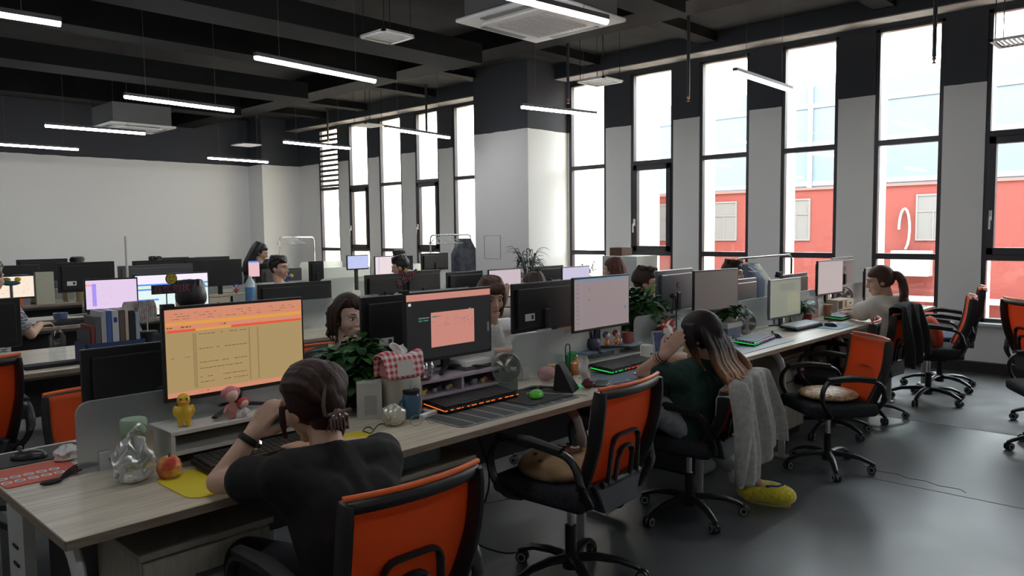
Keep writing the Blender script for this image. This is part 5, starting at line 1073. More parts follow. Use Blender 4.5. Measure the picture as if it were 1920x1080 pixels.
m = MB(); m.tube(path([(0, 0, .005), (.07, -.03, .006), (.12, -.035, .012), (.17, -.06, .006)], .03), .004); m.ell((.17, -.06, .012), (.02, .008, .008)); put('earphone_cord', m, mat('lilac_cord', (.45, .35, .48), .5), 'lilac cord with a plug hanging near the desk edge', 'cable', 2.92, 2.215, smooth=True)
t = put('soda_bottle', (lambda m: m.lathe([(.030, 0), (.034, .01), (.034, .07), (.033, .085), (.028, .09)], 20))(MB()), mat('green_pet', (.02, .26, .06), .15), 'short green bottle behind the tissue and fruit', 'bottle', 3.17, 2.57, smooth=True); m = MB(); m.cyl((0, 0, .09), .024, .014, n=14); obj('cap', m, mat('green_cap', (.04, .40, .10), .4), t)
m = MB(); m.lathe([(.030, 0), (.036, .10), (.038, .102)], 20); t = put('plastic_cup', m, ACRYL, 'clear plastic cup behind the green bottle', 'cup', 3.08, 2.60, smooth=True)
m = MB(); m.tube([(-.018, 0, 0), (-.018, 0, .15)] + [(-.018 * cos(a), 0, .15 + .018 * sin(a)) for a in (.5, 1, 1.57, 2.1, 2.6)] + [(.018, 0, .15), (.018, 0, 0)], .003); m.cyl((0, 0, 0), .03, .005, n=18); put('wire_stand', m, DBLACK, 'black wire loop stand between cup and bottle', 'stand', 3.05, 2.50, smooth=True)
m = MB(); m.lathe([(.030, 0), (.032, .01), (.032, .045), (.028, .05)], 18); t = put('red_tin', m, mat('dark_red', (.22, .02, .025), .4), 'small red tin with a wooden lid beside the coil', 'tin', 2.98, 2.55, smooth=True); m = MB(); m.cyl((0, 0, .05), .031, .014, n=18); obj('lid', m, mat('cork', (.40, .27, .13), .7), t)
m = MB(); m.b2(-.04, .04, -.035, .035, 0, .12); put('brown_box', m, mat('kraft', (.20, .13, .07), .8), 'brown kraft box behind the divider beside the lace blouse', 'box', 3.08, 2.83, bevel=.003)
t = thing('badge_card', 'clear card holder with a portrait of a long haired woman and a red band', 'sign', (3.04, 2.695 - .04, .835), R(2)); m = MB(); m.b2(-.06, .06, -.002, .002, 0, .155, ACRYL); obj('holder', m, None, t)
m = MB(); m.b2(-.055, .055, -.0035, -.0025, .05, .15, mat('card', (.42, .42, .44), .6)); m.b2(-.015, .055, -.0042, -.0035, .083, .106, mat('band_red', (.5, .06, .05), .6)); obj('card', m, None, t)
m = MB(); m.b2(-.05, -.025, -.0042, -.0035, .052, .085, mat('rose', (.5, .25, .27), .6)); T = FACE; m.prism([(-.0375 + .013 * cos(a), .105 + .020 * sin(a)) for a in [i * pi / 8 for i in range(16)]], .0038, .0044, mat('portrait_hair', (.05, .03, .03), .6), T); m.prism([(-.0375 + .007 * cos(a), .103 + .010 * sin(a)) for a in [i * pi / 8 for i in range(16)]], .0045, .0049, mat('toy_skin'), T); obj('portrait', m, None, t)
t = bpy.data.objects['badge_card']
# station 3
pad(3.02, 3.62, 2.16, 2.42, mat('slate_mat', (.11, .14, .18), .8), 'slate blue desk mat before the woman in green')
keyboard(3.42, 2.34, R(3), 'black keyboard with green and red glowing edges', (.03, .035, .035), (30, 230, 90), (235, 50, 40))
m = MB(); m.b2(-.06, .06, -.045, .045, 0, .006, PAPER); m.b2(-.03, .03, -.02, .02, .006, .0065, mat('ink_soft', (.3, .25, .35), .8)); put('notepad', m, None, 'small white notepad under the elbow of the woman in green', 'notepad', 3.36, 2.235, DZ + .004, R(20))
m = MB(); m.ell((0, 0, .035), (.038, .038, .035)); t = put('round_pot', remesh('tmp', m, mat('purple_grey', (.10, .09, .13), .5), .005).data and MB(), None, '', '', 0, 0) if False else None
m = MB(); m.lathe([(.022, 0), (.036, .015), (.040, .038), (.034, .06), (.026, .066), (.024, .064)], 22); t = put('pen_pot', m, mat('purple_grey', (.10, .09, .13), .5), 'round purple grey pen pot on the blue shelf top', 'pot', 3.40, 2.60, .835, smooth=True)
for k in range(6): a = k * 1.05; m = MB(); m.tube([(.008 * cos(a), .008 * sin(a), .03), (.028 * cos(a), .028 * sin(a), .11)], .0035); p_ = put('pen', m, [DBLACK, mat('plush_blue'), GREYP][k % 3], 'pen standing in the round pot', 'pen', 3.40, 2.60, .835, group='pens in the round pot', smooth=True)
figurine(3.50, 2.58, .835, 'blue haired doll figurine with an orange dress, left of the pair on the shelf', mat('blue_hair_toy', (.08, .10, .20), .5), mat('toy_orange'), 1.15); figurine(3.60, 2.585, .835, 'red haired doll figurine with an orange dress, right of the pair on the shelf', mat('red_hair_toy', (.35, .06, .08), .5), mat('toy_orange'), 1.15)
m = MB(); m.lathe([(.026, 0), (.034, .06), (.035, .066), (.031, .066), (.028, .02)], 24); [m.tube([(.0285 * cos(a), .0285 * sin(a), .004), (.0352 * cos(a), .0352 * sin(a), .062)], .002, n=5) for a in [i * pi / 10 for i in range(20)]]; put('pink_pot', m, mat('salmon_pot', (.45, .16, .13), .6), 'ribbed salmon pink pot at the right end of the blue shelf top', 'pot', 3.73, 2.60, .835, smooth=True)
m = MB(); m.b2(-.035, .035, -.03, .03, 0, .065); [m.b2(-.035 + k * .0078, -.032 + k * .0078, -.032, -.03, .002, .063) for k in range(9)]; put('ribbed_box', m, WPLAS, 'white ribbed box right of the shelf', 'box', 3.86, 2.56, rz=R(-15), bevel=.002)
m = MB(); m.lathe([(.045, 0), (.048, .03), (.045, .055), (.025, .085), (.008, .10)], 20, None, Matrix.Diagonal((1, .35, 1, 1))); put('night_light', m, WPLAS, 'rounded white lamp shade shape behind the ribbed box', 'lamp', 3.90, 2.63, smooth=True)
t = thing('photo_frame', 'leaning pale photo frame with a dark blue picture', 'picture frame', (3.98, 2.53, DZ), R(-25)); T = Matrix.Rotation(R(-12), 4, 'X'); m = MB()
for a in ((-.05, -.04, 0, .14), (.04, .05, 0, .14), (-.05, .05, 0, .012), (-.05, .05, .128, .14)): m.b2(a[0], a[1], -.006, .006, a[2], a[3], None, T)
obj('frame', m, mat('frame_grey', (.40, .42, .44), .5), t); m = MB(); m.b2(-.04, .04, 0, .003, .012, .128, noisy(mat('blue_picture', rough=.3), (.03, .05, .16), (.10, .14, .32), 30), T); obj('picture', m, None, t)
t = thing('gift_bag', 'red and white printed plastic bag slanting before the white tall bottle', 'bag', (4.12, 2.52, DZ), R(-18)); T = Matrix.Rotation(R(-22), 4, 'Y'); m = MB(); m.grid(lambda u, v: Vector(((u - .5) * (.09 + .02 * v), .012 * sin(u * 7 + v * 3) - .02, .01 + .19 * v)), 14, 12, None, T); m.grid(lambda u, v: Vector(((u - .5) * (.09 + .02 * v), .012 * sin(u * 7 + v * 3) + .02, .01 + .19 * v)), 14, 12, None, T); obj('foil', m, noisy(mat('red_foil', rough=.3), (.45, .03, .02), (.75, .70, .68), 22, lo=.50, hi=.56), t, smooth=True, solid=.001)
m = MB(); m.lathe([(.020, 0), (.024, .02), (.022, .09), (.012, .11), (.018, .125), (.020, .14), (.012, .15)], 16); put('white_bottle', m, mat('cream_bottle', (.6, .6, .55), .4), 'cream bear shaped bottle by the raised hand of the woman in green', 'bottle', 4.22, 2.45, smooth=True)
m = MB(); m.tube(path([(0, 0, 0), (0, 0, .30), (-.06, -.02, .34), (-.09, -.03, .27), (-.10, -.03, .22)], .04, 4), .006); m.cyl((0, 0, 0), .04, .01, n=18); m.ell((-.07, -.02, .335), (.03, .02, .02)); put('phone_holder', m, DBLACK, 'black bendy phone holder arm beside the plant', 'stand', 4.30, 2.62, smooth=True)
mouse(3.72, 2.40, R(0), 'dark mouse under the right hand of the woman in green')
# station 4-5
pad(4.22, 5.02, 2.135, 2.43, mat('pale_mat', (.30, .36, .42), .5), 'large pale grey blue desk mat under the white lit keyboard')
keyboard(4.78, 2.24, R(8), 'keyboard with white lit keys and a green glowing left edge', (.10, .12, .16), (30, 230, 90), (180, 60, 120), lit=(170, 190, 225))
mouse(5.06, 2.30, R(-20), 'black mouse right of the white lit keyboard', BLACK)
m = MB(); m.b2(-.10, .10, -.03, .03, 0, .012); m.b2(-.09, -.07, -.03, .04, .012, .04); m.b2(.06, .08, -.03, .04, .012, .04); put('headset', m, mat('silver_plastic', (.4, .42, .45), .35), 'silver keyboard wrist stand behind the white lit keyboard', 'stand', 4.72, 2.44, bevel=.004)
fan(5.10, 2.53, 'cream round desk fan behind the white lit keyboard', mat('cream_plastic', (.55, .52, .48), .4), R(-50), .066, .085, False)
m = MB(); m.b2(-.10, .10, -.06, .06, 0, .075, mat('blue_grey_box', (.10, .13, .20), .5)); m.b2(-.105, .105, -.065, .065, .075, .11, mat('white_board')); put('storage_box', m, None, 'white lidded blue box left of the cream fan', 'box', 4.86, 2.56, bevel=.003)
keyboard(5.66, 2.30, R(-2), 'black keyboard with bright white keys on the bare desk', (.42, .45, .50), None)
pad(5.74, 6.10, 2.12, 2.34, mat('blue_pad', (.10, .22, .36), .6), 'blue mouse pad with an orange patch near the desk edge'); mouse(5.90, 2.24, R(-30), 'black mouse on the blue mouse pad', BLACK, 1.1)
m = MB(); m.lathe([(.026, 0), (.034, .06), (.035, .062), (.031, .062)], 20); put('tin_cup', m, mat('dark_red'), 'dark red cup with a pale emblem beside the white plant pot', 'cup', 6.10, 2.50, smooth=True)
m = MB(); m.lathe([(.030, 0), (.034, .01), (.034, .19), (.028, .20)], 20, None, Matrix.Translation((0, 0, .036)) @ Matrix.Rotation(R(90), 4, 'Y')); put('thermos', m, mat('teal_thermos', (.14, .22, .26), .4), 'blue grey thermos lying on the tray beside the plant', 'bottle', 6.18, 2.58, .83, smooth=True)
m = MB(); m.b2(-.02, .24, -.05, .05, 0, .078); put('small_crate', m, mat('rose_crate', (.35, .15, .13), .7), 'reddish box under the lying thermos', 'box', 6.18, 2.60, bevel=.003)
m = MB(); m.lathe([(.028, 0), (.036, .12), (.038, .125)], 20); put('iced_drink', m, mat('terracotta', (.42, .16, .08), .4), 'terracotta coloured drink cup beside the reddish box', 'cup', 6.33, 2.43, smooth=True)
m = MB(); m.lathe([(.026, 0), (.034, .13), (.036, .135)], 20); put('clear_cup', m, ACRYL, 'clear plastic cup in front of the terracotta cup', 'cup', 6.24, 2.36, smooth=True)
t = thing('drawer_box', 'beige wooden mini drawer box with a dark opening', 'box', (6.84, 2.52, DZ), R(-6)); BG = mat('birch', (.55, .47, .34), .6); m = MB(); m.b2(-.14, .14, -.05, .06, 0, .13); obj('body', m, BG, t, bevel=.002)
for sx in (0,): m = MB(); m.b2(.0, .13, -.058, -.05, .07, .12); d_ = obj('drawer', m, mat('birch_light', (.62, .55, .42), .6), t); m = MB(); m.ell((.065, -.062, .095), (.012, .006, .006)); obj('knob', m, DBLACK, d_)
m = MB(); m.b2(-.13, -.06, -.052, -.049, .05, .12); obj('opening', m, mat('brown_dark', (.10, .05, .03), .8), t); m = MB(); m.b2(-.13, .13, -.052, -.049, .005, .04); obj('gap', m, DBLACK, t)
fan(7.08, 2.58, 'mauve pink round desk fan beside the drawer box', mat('mauve_plastic', (.30, .17, .18), .4), R(-45), .075, .14, False)
m = MB(); m.b2(-.07, .07, -.002, .002, 0, .09, mat('card'), Matrix.Rotation(R(-15), 4, 'X')); put('picture_card', m, None, 'white printed card standing behind the terracotta cup', 'card', 6.62, 2.60, .85)
m = MB(); m.b2(-.08, .08, -.03, .03, 0, .10); put('card_stand_box', m, WPLAS, 'white box holding the printed card', 'box', 6.62, 2.62)
keyboard(6.50, 2.31, R(3), 'black keyboard with a green glow before the ponytailed woman', (.16, .18, .22), (40, 170, 90), (60, 90, 80))
m = MB(); m.lathe([(.03, 0), (.036, .13), (.038, .135)], 20); put('water_glass', m, ACRYL, 'tall clear cup beside the mauve fan', 'cup', 7.22, 2.55, smooth=True)
pad(7.78, 8.0, 2.12, 2.38, mat('teal_pad', (.10, .18, .18), .6), 'dark teal mouse pad at the window end of the bench'); mouse(7.88, 2.24, R(-80), 'dark red mouse at the window end of the bench', mat('dark_red'))
# acrylic letter signs clipped to the monitors
def sign(x, y, z, rz, tilt, label, txt, w_, col, badge):
    t = thing('acrylic_sign', label, 'sign', (x, y, z), rz); m = MB(); m.b2(-.02, .02, -.012, .012, 0, .012); m.tube([(0, 0, .01), (0, 0, .05)], .0018); obj('clip_stand', m, DBLACK, t)
    T = Matrix.Translation((.02, 0, .062)) @ Matrix.Rotation(tilt, 4, 'Y')
    m = MB(); m.b2(-w_ / 2, w_ / 2, 0, .002, -.015, .015, mat('sign_back', (.03, .012, .018), .5), T); obj('plate', m, None, t)
    m = MB(); text_mesh(txt, .030, .0004, T @ Matrix.Translation((0, -.001, 0)) @ FACE, m, col); obj('lettering', m, None, t)
    if badge == 'smile':
        T2 = Matrix.Translation((.018, 0, .096)) @ FACE; m = MB(); m.cyl((0, 0, -.002), .019, .003, mat('badge_rim', (.05, .04, .01), .5), T2, 24); m.cyl((0, 0, .001), .0165, .0008, mat('badge_yellow', (.45, .38, .03), .5), T2, 24)
        for s in (-1, 1): m.cyl((s * .006, .005, .0018), .0018, .0006, DBLACK, T2, 8)
        m.tube([(.009 * cos(a), .001 + .009 * sin(a), .0022) for a in [pi * 1.15 + i * .14 for i in range(12)]], .0009, DBLACK, T2, n=5); obj('badge', m, None, t)
    else:
        m = MB(); m.ell((.012, -.002, .096), (.008, .003, .011), mat('sign_yellow', (.5, .40, .03), .5)); m.b2(-.024, .002, -.002, .001, .080, .098, mat('sign_crimson', (.22, .01, .03), .5)); obj('badge', m, None, t)
    return t
sign(1.045, 2.562, 1.262, 0, 0, 'plum lettered sign with a smiling yellow badge on the orange spreadsheet monitor', '在忙勿扰', .135, mat('sign_plum', (.22, .07, .10), .6), 'smile')
sign(2.035, 2.562, 1.245, 0, R(-24), 'tilted pink lettered sign on the black web page monitor', '全力以赴', .125, mat('sign_pink', (.52, .16, .22), .6), '')

# ================================================================== plants
def leaf(m, base, d, L_, W_, droop=.3, up=.0, fold=.15, n=6, mi=None, tip=1.0):
    d = Vector(d).normalized(); s = d.cross(Vector((0, 0, 1)))
    s = s.normalized() if s.length > .05 else Vector((1, 0, 0)); vs = []; fs = []
    for i in range(n + 1):
        t = i / n; w_ = W_ * (sin(pi * min(t * .92 + .06, 1)) ** .7) * (1 - .35 * t * tip); c = Vector(base) + d * L_ * t - Vector((0, 0, droop * L_ * t * t)) ; nz = Vector((0, 0, 1)) * fold * w_
        vs += [c - s * w_ + nz, c, c + s * w_ + nz]
    for i in range(n):
        a = i * 3; fs += [(a, a + 1, a + 4, a + 3), (a + 1, a + 2, a + 5, a + 4)]
    m.add(vs, fs, mi)
def pothos(x, y, z, label, r, h, n, L_=.07, pot=None, seed=1, ph=.10, pr=.06, stems=True, wide=.62, up=.45, cat='plant', m1=LEAF, m2=LEAF2):
    rd = random.Random(seed); t = thing('potted_plant', label, cat, (x, y, z))
    m = MB(); m.lathe([(pr * .72, 0), (pr, ph * .9), (pr * 1.05, ph), (pr * .9, ph), (pr * .85, ph * .8)], 22); obj('pot', m, pot or DBLACK, t, smooth=True)
    m = MB(); m.cyl((0, 0, ph * .6), pr * .84, ph * .25, n=18); obj('soil', m, SOIL, t)
    m = MB(); st = MB()
    for k in range(n):
        a = rd.uniform(0, 2 * pi); q = rd.random() ** .6; e = rd.uniform(-.15, 1); R_ = r * q
        p = Vector((R_ * cos(a), R_ * sin(a), ph + h * (.12 + .88 * e * (1 - .5 * q * q)) if e > 0 else ph + h * .3 * e * q)); d = Vector((cos(a) + rd.uniform(-.6, .6), sin(a) + rd.uniform(-.6, .6), rd.uniform(-.3, up + .3)))
        l = L_ * rd.uniform(.7, 1.25); leaf(m, p, d, l, l * wide * .5, rd.uniform(.1, .7), mi=m2 if rd.random() < .12 else m1)
        if k % 3 == 0: st.tube(arc((rd.uniform(-.02, .02), rd.uniform(-.02, .02), ph * .8), (p.x * .3, p.y * .3, p.z * .8 + .02), p, 4), .0018, n=4)
    obj('foliage', m, None, t, smooth=True); obj('stems', st, STEM, t)
    return t
pothos(1.93, 2.77, DZ, 'bushy dark green leafy plant before the girl across the bench', .175, .23, 620, .075, seed=2, ph=.07)
pothos(4.16, 2.85, DZ, 'big leafy plant with long pointed leaves left of the phone holder', .20, .27, 330, .13, seed=5, ph=.10, wide=.42, up=.8)
pothos(4.93, 2.575, DZ + .1105, 'bright green trailing plant on the blue box behind the cream fan', .115, .09, 190, .055, seed=8, ph=.035, pr=.04, pot=WPLAS)
pothos(6.05, 2.57, DZ, 'bright green plant in a white tapered pot beside the greenish monitor', .11, .08, 170, .055, seed=9, ph=.09, pr=.055, pot=WPLAS)
def bamboo(x, y, label, h, n, r, L_, seed=4, z=DZ, ph=.16, pr=.08):
    rd = random.Random(seed); t = thing('potted_bamboo', label, 'plant', (x, y, z)); m = MB(); m.lathe([(pr * .7, 0), (pr, ph), (pr * .85, ph)], 20); obj('vase', m, mat('grey_vase', (.12, .12, .12), .4), t, smooth=True)
    m = MB(); st = MB()
    for k in range(n):
        a = rd.uniform(0, 2 * pi); lean = rd.uniform(.1, 1) * r; hh = h * rd.uniform(.55, 1); P = arc((.02 * cos(a), .02 * sin(a), ph * .7), (lean * .3 * cos(a), lean * .3 * sin(a), ph + hh * .6), (lean * cos(a), lean * sin(a), ph + hh), 6); st.tube(P, .004, n=5)
        for j in range(7):
            p = P[min(6, 2 + j * 5 // 7)]; b_ = a + rd.uniform(-1.6, 1.6); leaf(m, p, (cos(b_), sin(b_), rd.uniform(.1, 1.1)), L_ * rd.uniform(.7, 1.3), .010, rd.uniform(.3, 1.0), fold=.5, tip=.9)
    obj('foliage', m, LEAF3, t, smooth=True); obj('stems', st, LEAF3, t)
bamboo(5.88, 5.32, 'tall lucky bamboo with arching narrow leaves beside the pillar', .42, 15, .20, .17)
bamboo(6.83, 5.35, 'small spiky bamboo plant right of the lilac screen', .22, 9, .14, .16, 7)

# ================================================================== things on the benches further back
t = thing('magazine_holder', 'dark blue magazine holder full of upright books at the second bench', 'holder', (1.68, 4.97, DZ)); NAVY = mat('navy_card', (.02, .045, .13), .6)
m = MB(); m.b2(-.17, .17, -.10, -.095, 0, .12); m.b2(-.17, .17, .095, .10, 0, .12); m.b2(-.17, -.165, -.10, .10, 0, .12); m.b2(.165, .17, -.10, .10, 0, .12); m.b2(-.17, .17, -.10, .10, 0, .004); obj('box', m, NAVY, t)
bx_ = -.158
for k, (w_, hh, c, nm) in enumerate([(.018, .20, (.05, .05, .06), 'thin dark book'), (.020, .22, (.22, .03, .03), 'dark red book'), (.030, .27, (.10, .10, .11), 'thick charcoal binder'), (.028, .30, (.42, .42, .44), 'grey binder'), (.026, .30, (.06, .12, .32), 'blue folder'), (.036, .30, (.55, .58, .62), 'white binder with a blue mark'), (.030, .30, (.14, .09, .07), 'dark brown book'), (.018, .30, (.55, .48, .38), 'thin tan book'), (.034, .29, (.015, .015, .02), 'thick black book'), (.022, .28, (.35, .42, .50), 'pale blue grey book')]):
    m = MB(); m.b2(0, w_, -.09, .09, 0, hh, mat('book_%d' % k, c, .6)); m.b2(.003, w_ - .003, -.085, .092, .004, hh - .004, PAPER)
    if k == 5: m.b2(.008, w_ - .008, -.091, -.09, hh - .07, hh - .04, mat('plush_blue'))
    put('book', m, None, nm + ' standing in the navy holder', 'book', 1.68 + bx_, 4.97, DZ + .005, group='books in the navy holder'); bx_ += w_ + .004
for k, (x, c, lb) in enumerate(((1.795, (.42, .30, .24), 'round paper hand fan with a printed face above the books'), (1.885, (.26, .19, .15), 'darker ribbed hand fan right of the round one'))):
    t = thing('hand_fan', lb, 'hand fan', (x, 4.93, .90), R(12)); m = MB(); m.tube([(0, 0, -.13), (0, 0, .12)], .004); obj('handle', m, mat('birch'), t)
    m = MB(); m.grid(lambda u, v: Vector(((u - .5) * 2 * .068 * (sin(pi * (.22 + .6 * v)) ** .5), .003 * sin(u * 60) if k else .002 * sin(u * 8), .06 + .14 * v)), 30, 8); obj('paper', m, noisy(mat('fan_paper_%d' % k, rough=.8), c, (.45, .45, .48), 30), t, solid=.002)
m = MB(); m.lathe([(.05, 0), (.055, .15), (.05, .155)], 20); put('fan_pot', m, DBLACK, 'black pot holding the hand fans', 'pot', 1.90, 4.96, smooth=True)
m = MB(); m.lathe([(.016, 0), (.018, .02), (.018, .09), (.006, .11)], 14); put('lotion_bottle', m, mat('teal_bottle', (.03, .22, .26), .3), 'small teal bottle beside the fan pot', 'bottle', 2.0, 4.98, .84, smooth=True)
m = MB(); m.b2(-.12, .22, -.08, .08, 0, .088, mat('shelf_grey', (.35, .34, .36), .6)); put('document_tray', m, None, 'grey document tray right of the book holder', 'tray', 2.1, 4.98)
m = MB(); m.b2(-.06, .06, -.04, .04, 0, .004); put('paper_sheet', m, PAPER, 'loose white sheet on the document tray', 'paper', 2.12, 4.96, .8385, R(20))
m = MB(); m.add([(-.10, 0, 0), (.10, .0, .03), (.07, .01, .09), (-.02, .01, .08)], [(0, 1, 2, 3)], PAPER); m.add([(-.02, -.002, .03), (.09, -.002, .05), (.05, .008, .10)], [(0, 1, 2)], mat('flyer_red', (.5, .05, .04), .6)); q = put('flyer', m, None, 'red and white folded flyer before the navy holder', 'flyer', 1.68, 4.86, DZ + .001, solid=.001)
# left side, second and third bench
m = MB(); m.b2(-.15, .15, -.05, .05, 0, .022); put('laptop_closed', m, DBLACK, 'closed black laptop near the edge of the second bench', 'laptop', 1.50, 4.95, bevel=.004) if False else put('black_tray', m, DBLACK, 'flat black tray on the second bench at the left', 'tray', 1.36, 4.98, bevel=.004)
m = MB(); m.lathe([(.04, 0), (.045, .01), (.045, .16), (.02, .20), (.02, .22)], 20); put('water_jug', m, ACRYL, 'clear water jug on the second bench left of the books', 'bottle', 1.42, 5.08, smooth=True)
m = MB(); m.lathe([(.04, 0), (.055, .045), (.058, .09), (.052, .088)], 22); put('blue_bowl', m, mat('slate_bowl', (.10, .12, .22), .4), 'slate blue bowl on the third bench at the left', 'bowl', 2.12, 7.45, smooth=True)
t = put('water_bottle', (lambda m: m.lathe([(.033, 0), (.036, .01), (.036, .15), (.016, .20), (.016, .21)], 18))(MB()), ACRYL, 'clear water bottle with a teal cap on the third bench', 'bottle', 2.32, 7.42, smooth=True); m = MB(); m.cyl((0, 0, .21), .018, .03, n=14); obj('cap', m, mat('teal_cap', (.02, .35, .32), .4), t)
keyboard(2.12, 7.22, 0, 'black keyboard near the edge of the third bench, far left')
m = MB(); m.b2(-.17, .17, -.09, .09, 0, .012, mat('birch')); m.b2(-.17, -.158, -.09, .09, -.15, 0, mat('birch')); m.b2(.158, .17, -.09, .09, -.15, 0, mat('birch')); t = put('desk_shelf', m, None, 'pale wooden desk shelf on the fourth bench at the left', 'shelf', 2.72, 9.9, .90)
m = MB(); m.ell((0, 0, .04), (.045, .045, .04)); put('yellow_ball', m, mat('lime_ball', (.40, .42, .02), .5), 'yellow green ball on the pale desk shelf', 'ball', 2.62, 9.86, .912, smooth=True)
m = MB(); m.lathe([(.04, 0), (.045, .06), (.04, .08)], 18); put('grey_cup', m, GREYP, 'grey cup beside the yellow green ball', 'cup', 2.78, 9.86, .912, smooth=True)
m = MB(); m.b2(-.09, .09, -.03, .03, 0, .36); put('cream_folder', m, mat('cream_card', (.52, .52, .40), .7), 'tall cream yellow folder standing at the far left', 'folder', 2.62, 9.72)
m = MB(); m.b2(-.07, .07, -.04, .04, 0, .34); put('grey_folder', m, mat('grey_card', (.25, .27, .29), .7), 'grey blue folder left of the cream one', 'folder', 2.40, 9.74)
t = put('snack_jar', (lambda m: m.lathe([(.075, 0), (.08, .02), (.08, .22), (.07, .24)], 20))(MB()), mat('snack_fill', (.42, .30, .16), .5), 'big clear jar of yellow snacks with a white lid', 'jar', 3.02, 9.72, smooth=True); m = MB(); m.cyl((0, 0, .24), .082, .06, n=20); obj('lid', m, WPLAS, t, smooth=True)
m = MB(); m.b2(-.10, .10, -.05, .05, 0, .20); m.b2(-.13, .0, -.05, .05, .20, .26); put('orange_bag', m, mat('orange_bag', (.75, .12, .03), .6), 'bright orange folded bag at the far left', 'bag', 2.25, 9.55, .75, bevel=.01)
m = MB(); m.cyl((0, 0, 0), .012, .75, n=10); put('white_rod', m, mat('rod_white', (.65, .62, .60), .5), 'white upright rod rising above the far monitors', 'rod', 2.78, 7.70, smooth=True)
m = MB(); m.tube([(-.06, 0, .03), (-.02, 0, .0), (.03, 0, .01), (.08, 0, -.01)], [.008, .014, .010, .004]); m.ell((-.02, 0, .02), (.03, .012, .015)); put('headset_top', m, DBLACK, 'black headset hanging above the long monitor back', 'headset', 4.1, 10.37, 1.235, smooth=True) if False else None
t = thing('drawer_shelf', 'beige two drawer shelf beneath the black monitor at the third bench', 'shelf', (3.62, 7.42, DZ)); m = MB(); m.b2(-.27, .27, -.08, .1, .14, .155); m.b2(-.27, .27, -.08, .1, 0, .012); m.b2(-.27, -.258, -.08, .1, .012, .14); m.b2(.258, .27, -.08, .1, .012, .14); m.b2(-.006, .006, -.08, .1, .012, .14); obj('frame', m, BG, t)
m = MB(); m.b2(-.255, -.01, -.085, .05, .018, .135); d_ = obj('drawer', m, mat('birch_light'), t); m = MB(); m.ell((-.13, -.09, .08), (.014, .006, .006)); obj('knob', m, DBLACK, d_)
keyboard(3.62, 7.22, 0, 'black keyboard before the beige drawer shelf')
figurine(3.38, 7.40, DZ + .156, 'tiny pink figure on the beige drawer shelf', mat('pink_toy'), mat('rose_toy'), 1.2); figurine(3.72, 7.40, DZ + .156, 'tiny red and blue figure on the beige drawer shelf', mat('plush_blue'), mat('red_toy'), 1.2)
t = put('label_bottle', (lambda m: m.lathe([(.045, 0), (.05, .01), (.05, .26), (.02, .31), (.02, .33)], 18))(MB()), noisy(mat('pale_blue_bottle', rough=.2), (.45, .55, .62), (.60, .68, .72), 10), 'tall pale water bottle with a blue label right of the drawer shelf', 'bottle', 3.82, 7.30, smooth=True); m = MB(); m.lathe([(.0505, .08), (.0505, .22)], 18, None, None, False); obj('label', m, mat('label_blue', (.10, .25, .50), .5), t)
t = thing('smartphone', 'phone with a pink screen standing above the pale water bottle', 'phone', (3.90, 7.36, 1.07)); m = MB(); m.b2(-.065, .065, 0, .01, -.02, .165); obj('case', m, DBLACK, t, bevel=.003); m = screen_mesh(.12, .16, E_(208, 165, 172), [(0, 0, 1, .10, bl)], None); m.v = [v + Vector((0, -.0005, 0)) for v in m.v]; obj('screen', m, None, t); m = MB(); m.b2(-.02, .02, .01, .03, -.32, .10); obj('holder', m, GREYP, t)
m = MB(); m.ell((0, 0, .02), (.05, .03, .02), mat('plush_blue')); m.ell((.05, 0, .035), (.025, .02, .02), mat('toy_yellow')); m.ell((-.045, 0, .03), (.02, .02, .02), mat('toy_yellow')); m.cyl((0, 0, -.27), .012, .27, GREYP, n=8); put('plush_clip', m, None, 'blue and yellow toy on a grey stem beside the young man', 'toy', 4.30, 7.40, 1.02, smooth=True)
m = MB(); m.ell((0, 0, .02), (.07, .03, .02), mat('dark_teal', (.02, .08, .12), .6)); m.ell((.05, 0, .05), (.025, .02, .02), mat('toy_yellow')); m.ell((-.03, 0, .05), (.03, .02, .02), mat('olive', (.2, .2, .03), .6)); m.cyl((0, 0, -.35), .012, .35, GREYP, n=8); put('plush_clip', m, None, 'teal and yellow toy on a stem at the far left edge', 'toy', 1.75, 7.40, 1.10, smooth=True)
monitor(1.78, 7.50, .98, .34, .20, 0, .75, 'cream glowing screen at the left edge beyond the striped shirt', (226, 208, 190), lines(.1, .1, .9, .9, 6, E_(200, 160, 150), .3, .2, 8))
t = thing('tissue_packet', 'cream tissue packet lying by the white document screen', 'tissue box', (5.1, 7.35, DZ), R(20)); m = MB(); m.b2(-.09, .09, -.05, .05, 0, .10); obj('packet', m, mat('cream_card'), t, bevel=.02); m = MB(); m.grid(lambda u, v: Vector(((u - .5) * .08, .01 * sin(u * 9), .10 + .08 * v)), 8, 5); obj('tissue', m, PAPER, t, solid=.002)
m = MB(); m.b2(-.12, .12, -.06, .06, 0, .05); put('yellow_box', m, mat('mustard', (.42, .30, .03), .6), 'mustard yellow box above the head of the girl', 'box', 4.05, 4.97, bevel=.004)
m = MB(); m.b2(-.14, .14, -.08, .08, 0, .06); m.b2(-.12, .10, -.07, .07, .06, .08, PAPER); m.mats = [BG, PAPER]; m.m = [0] * 6 + [1] * 6; put('wooden_tray', m, None, 'pale wooden tray with papers under the third bench monitors', 'tray', 5.9, 7.6)
m = MB(); m.b2(-.10, .10, -.07, .07, 0, .035); put('paper_stack', m, PAPER, 'stack of papers before the pale pinkish screen', 'paper', 5.05, 5.02)
m = MB(); m.lathe([(.03, 0), (.035, .10)], 16); put('pen_cup', m, mat('mustard'), 'mustard cup between the far black monitors', 'cup', 5.95, 5.0, smooth=True)
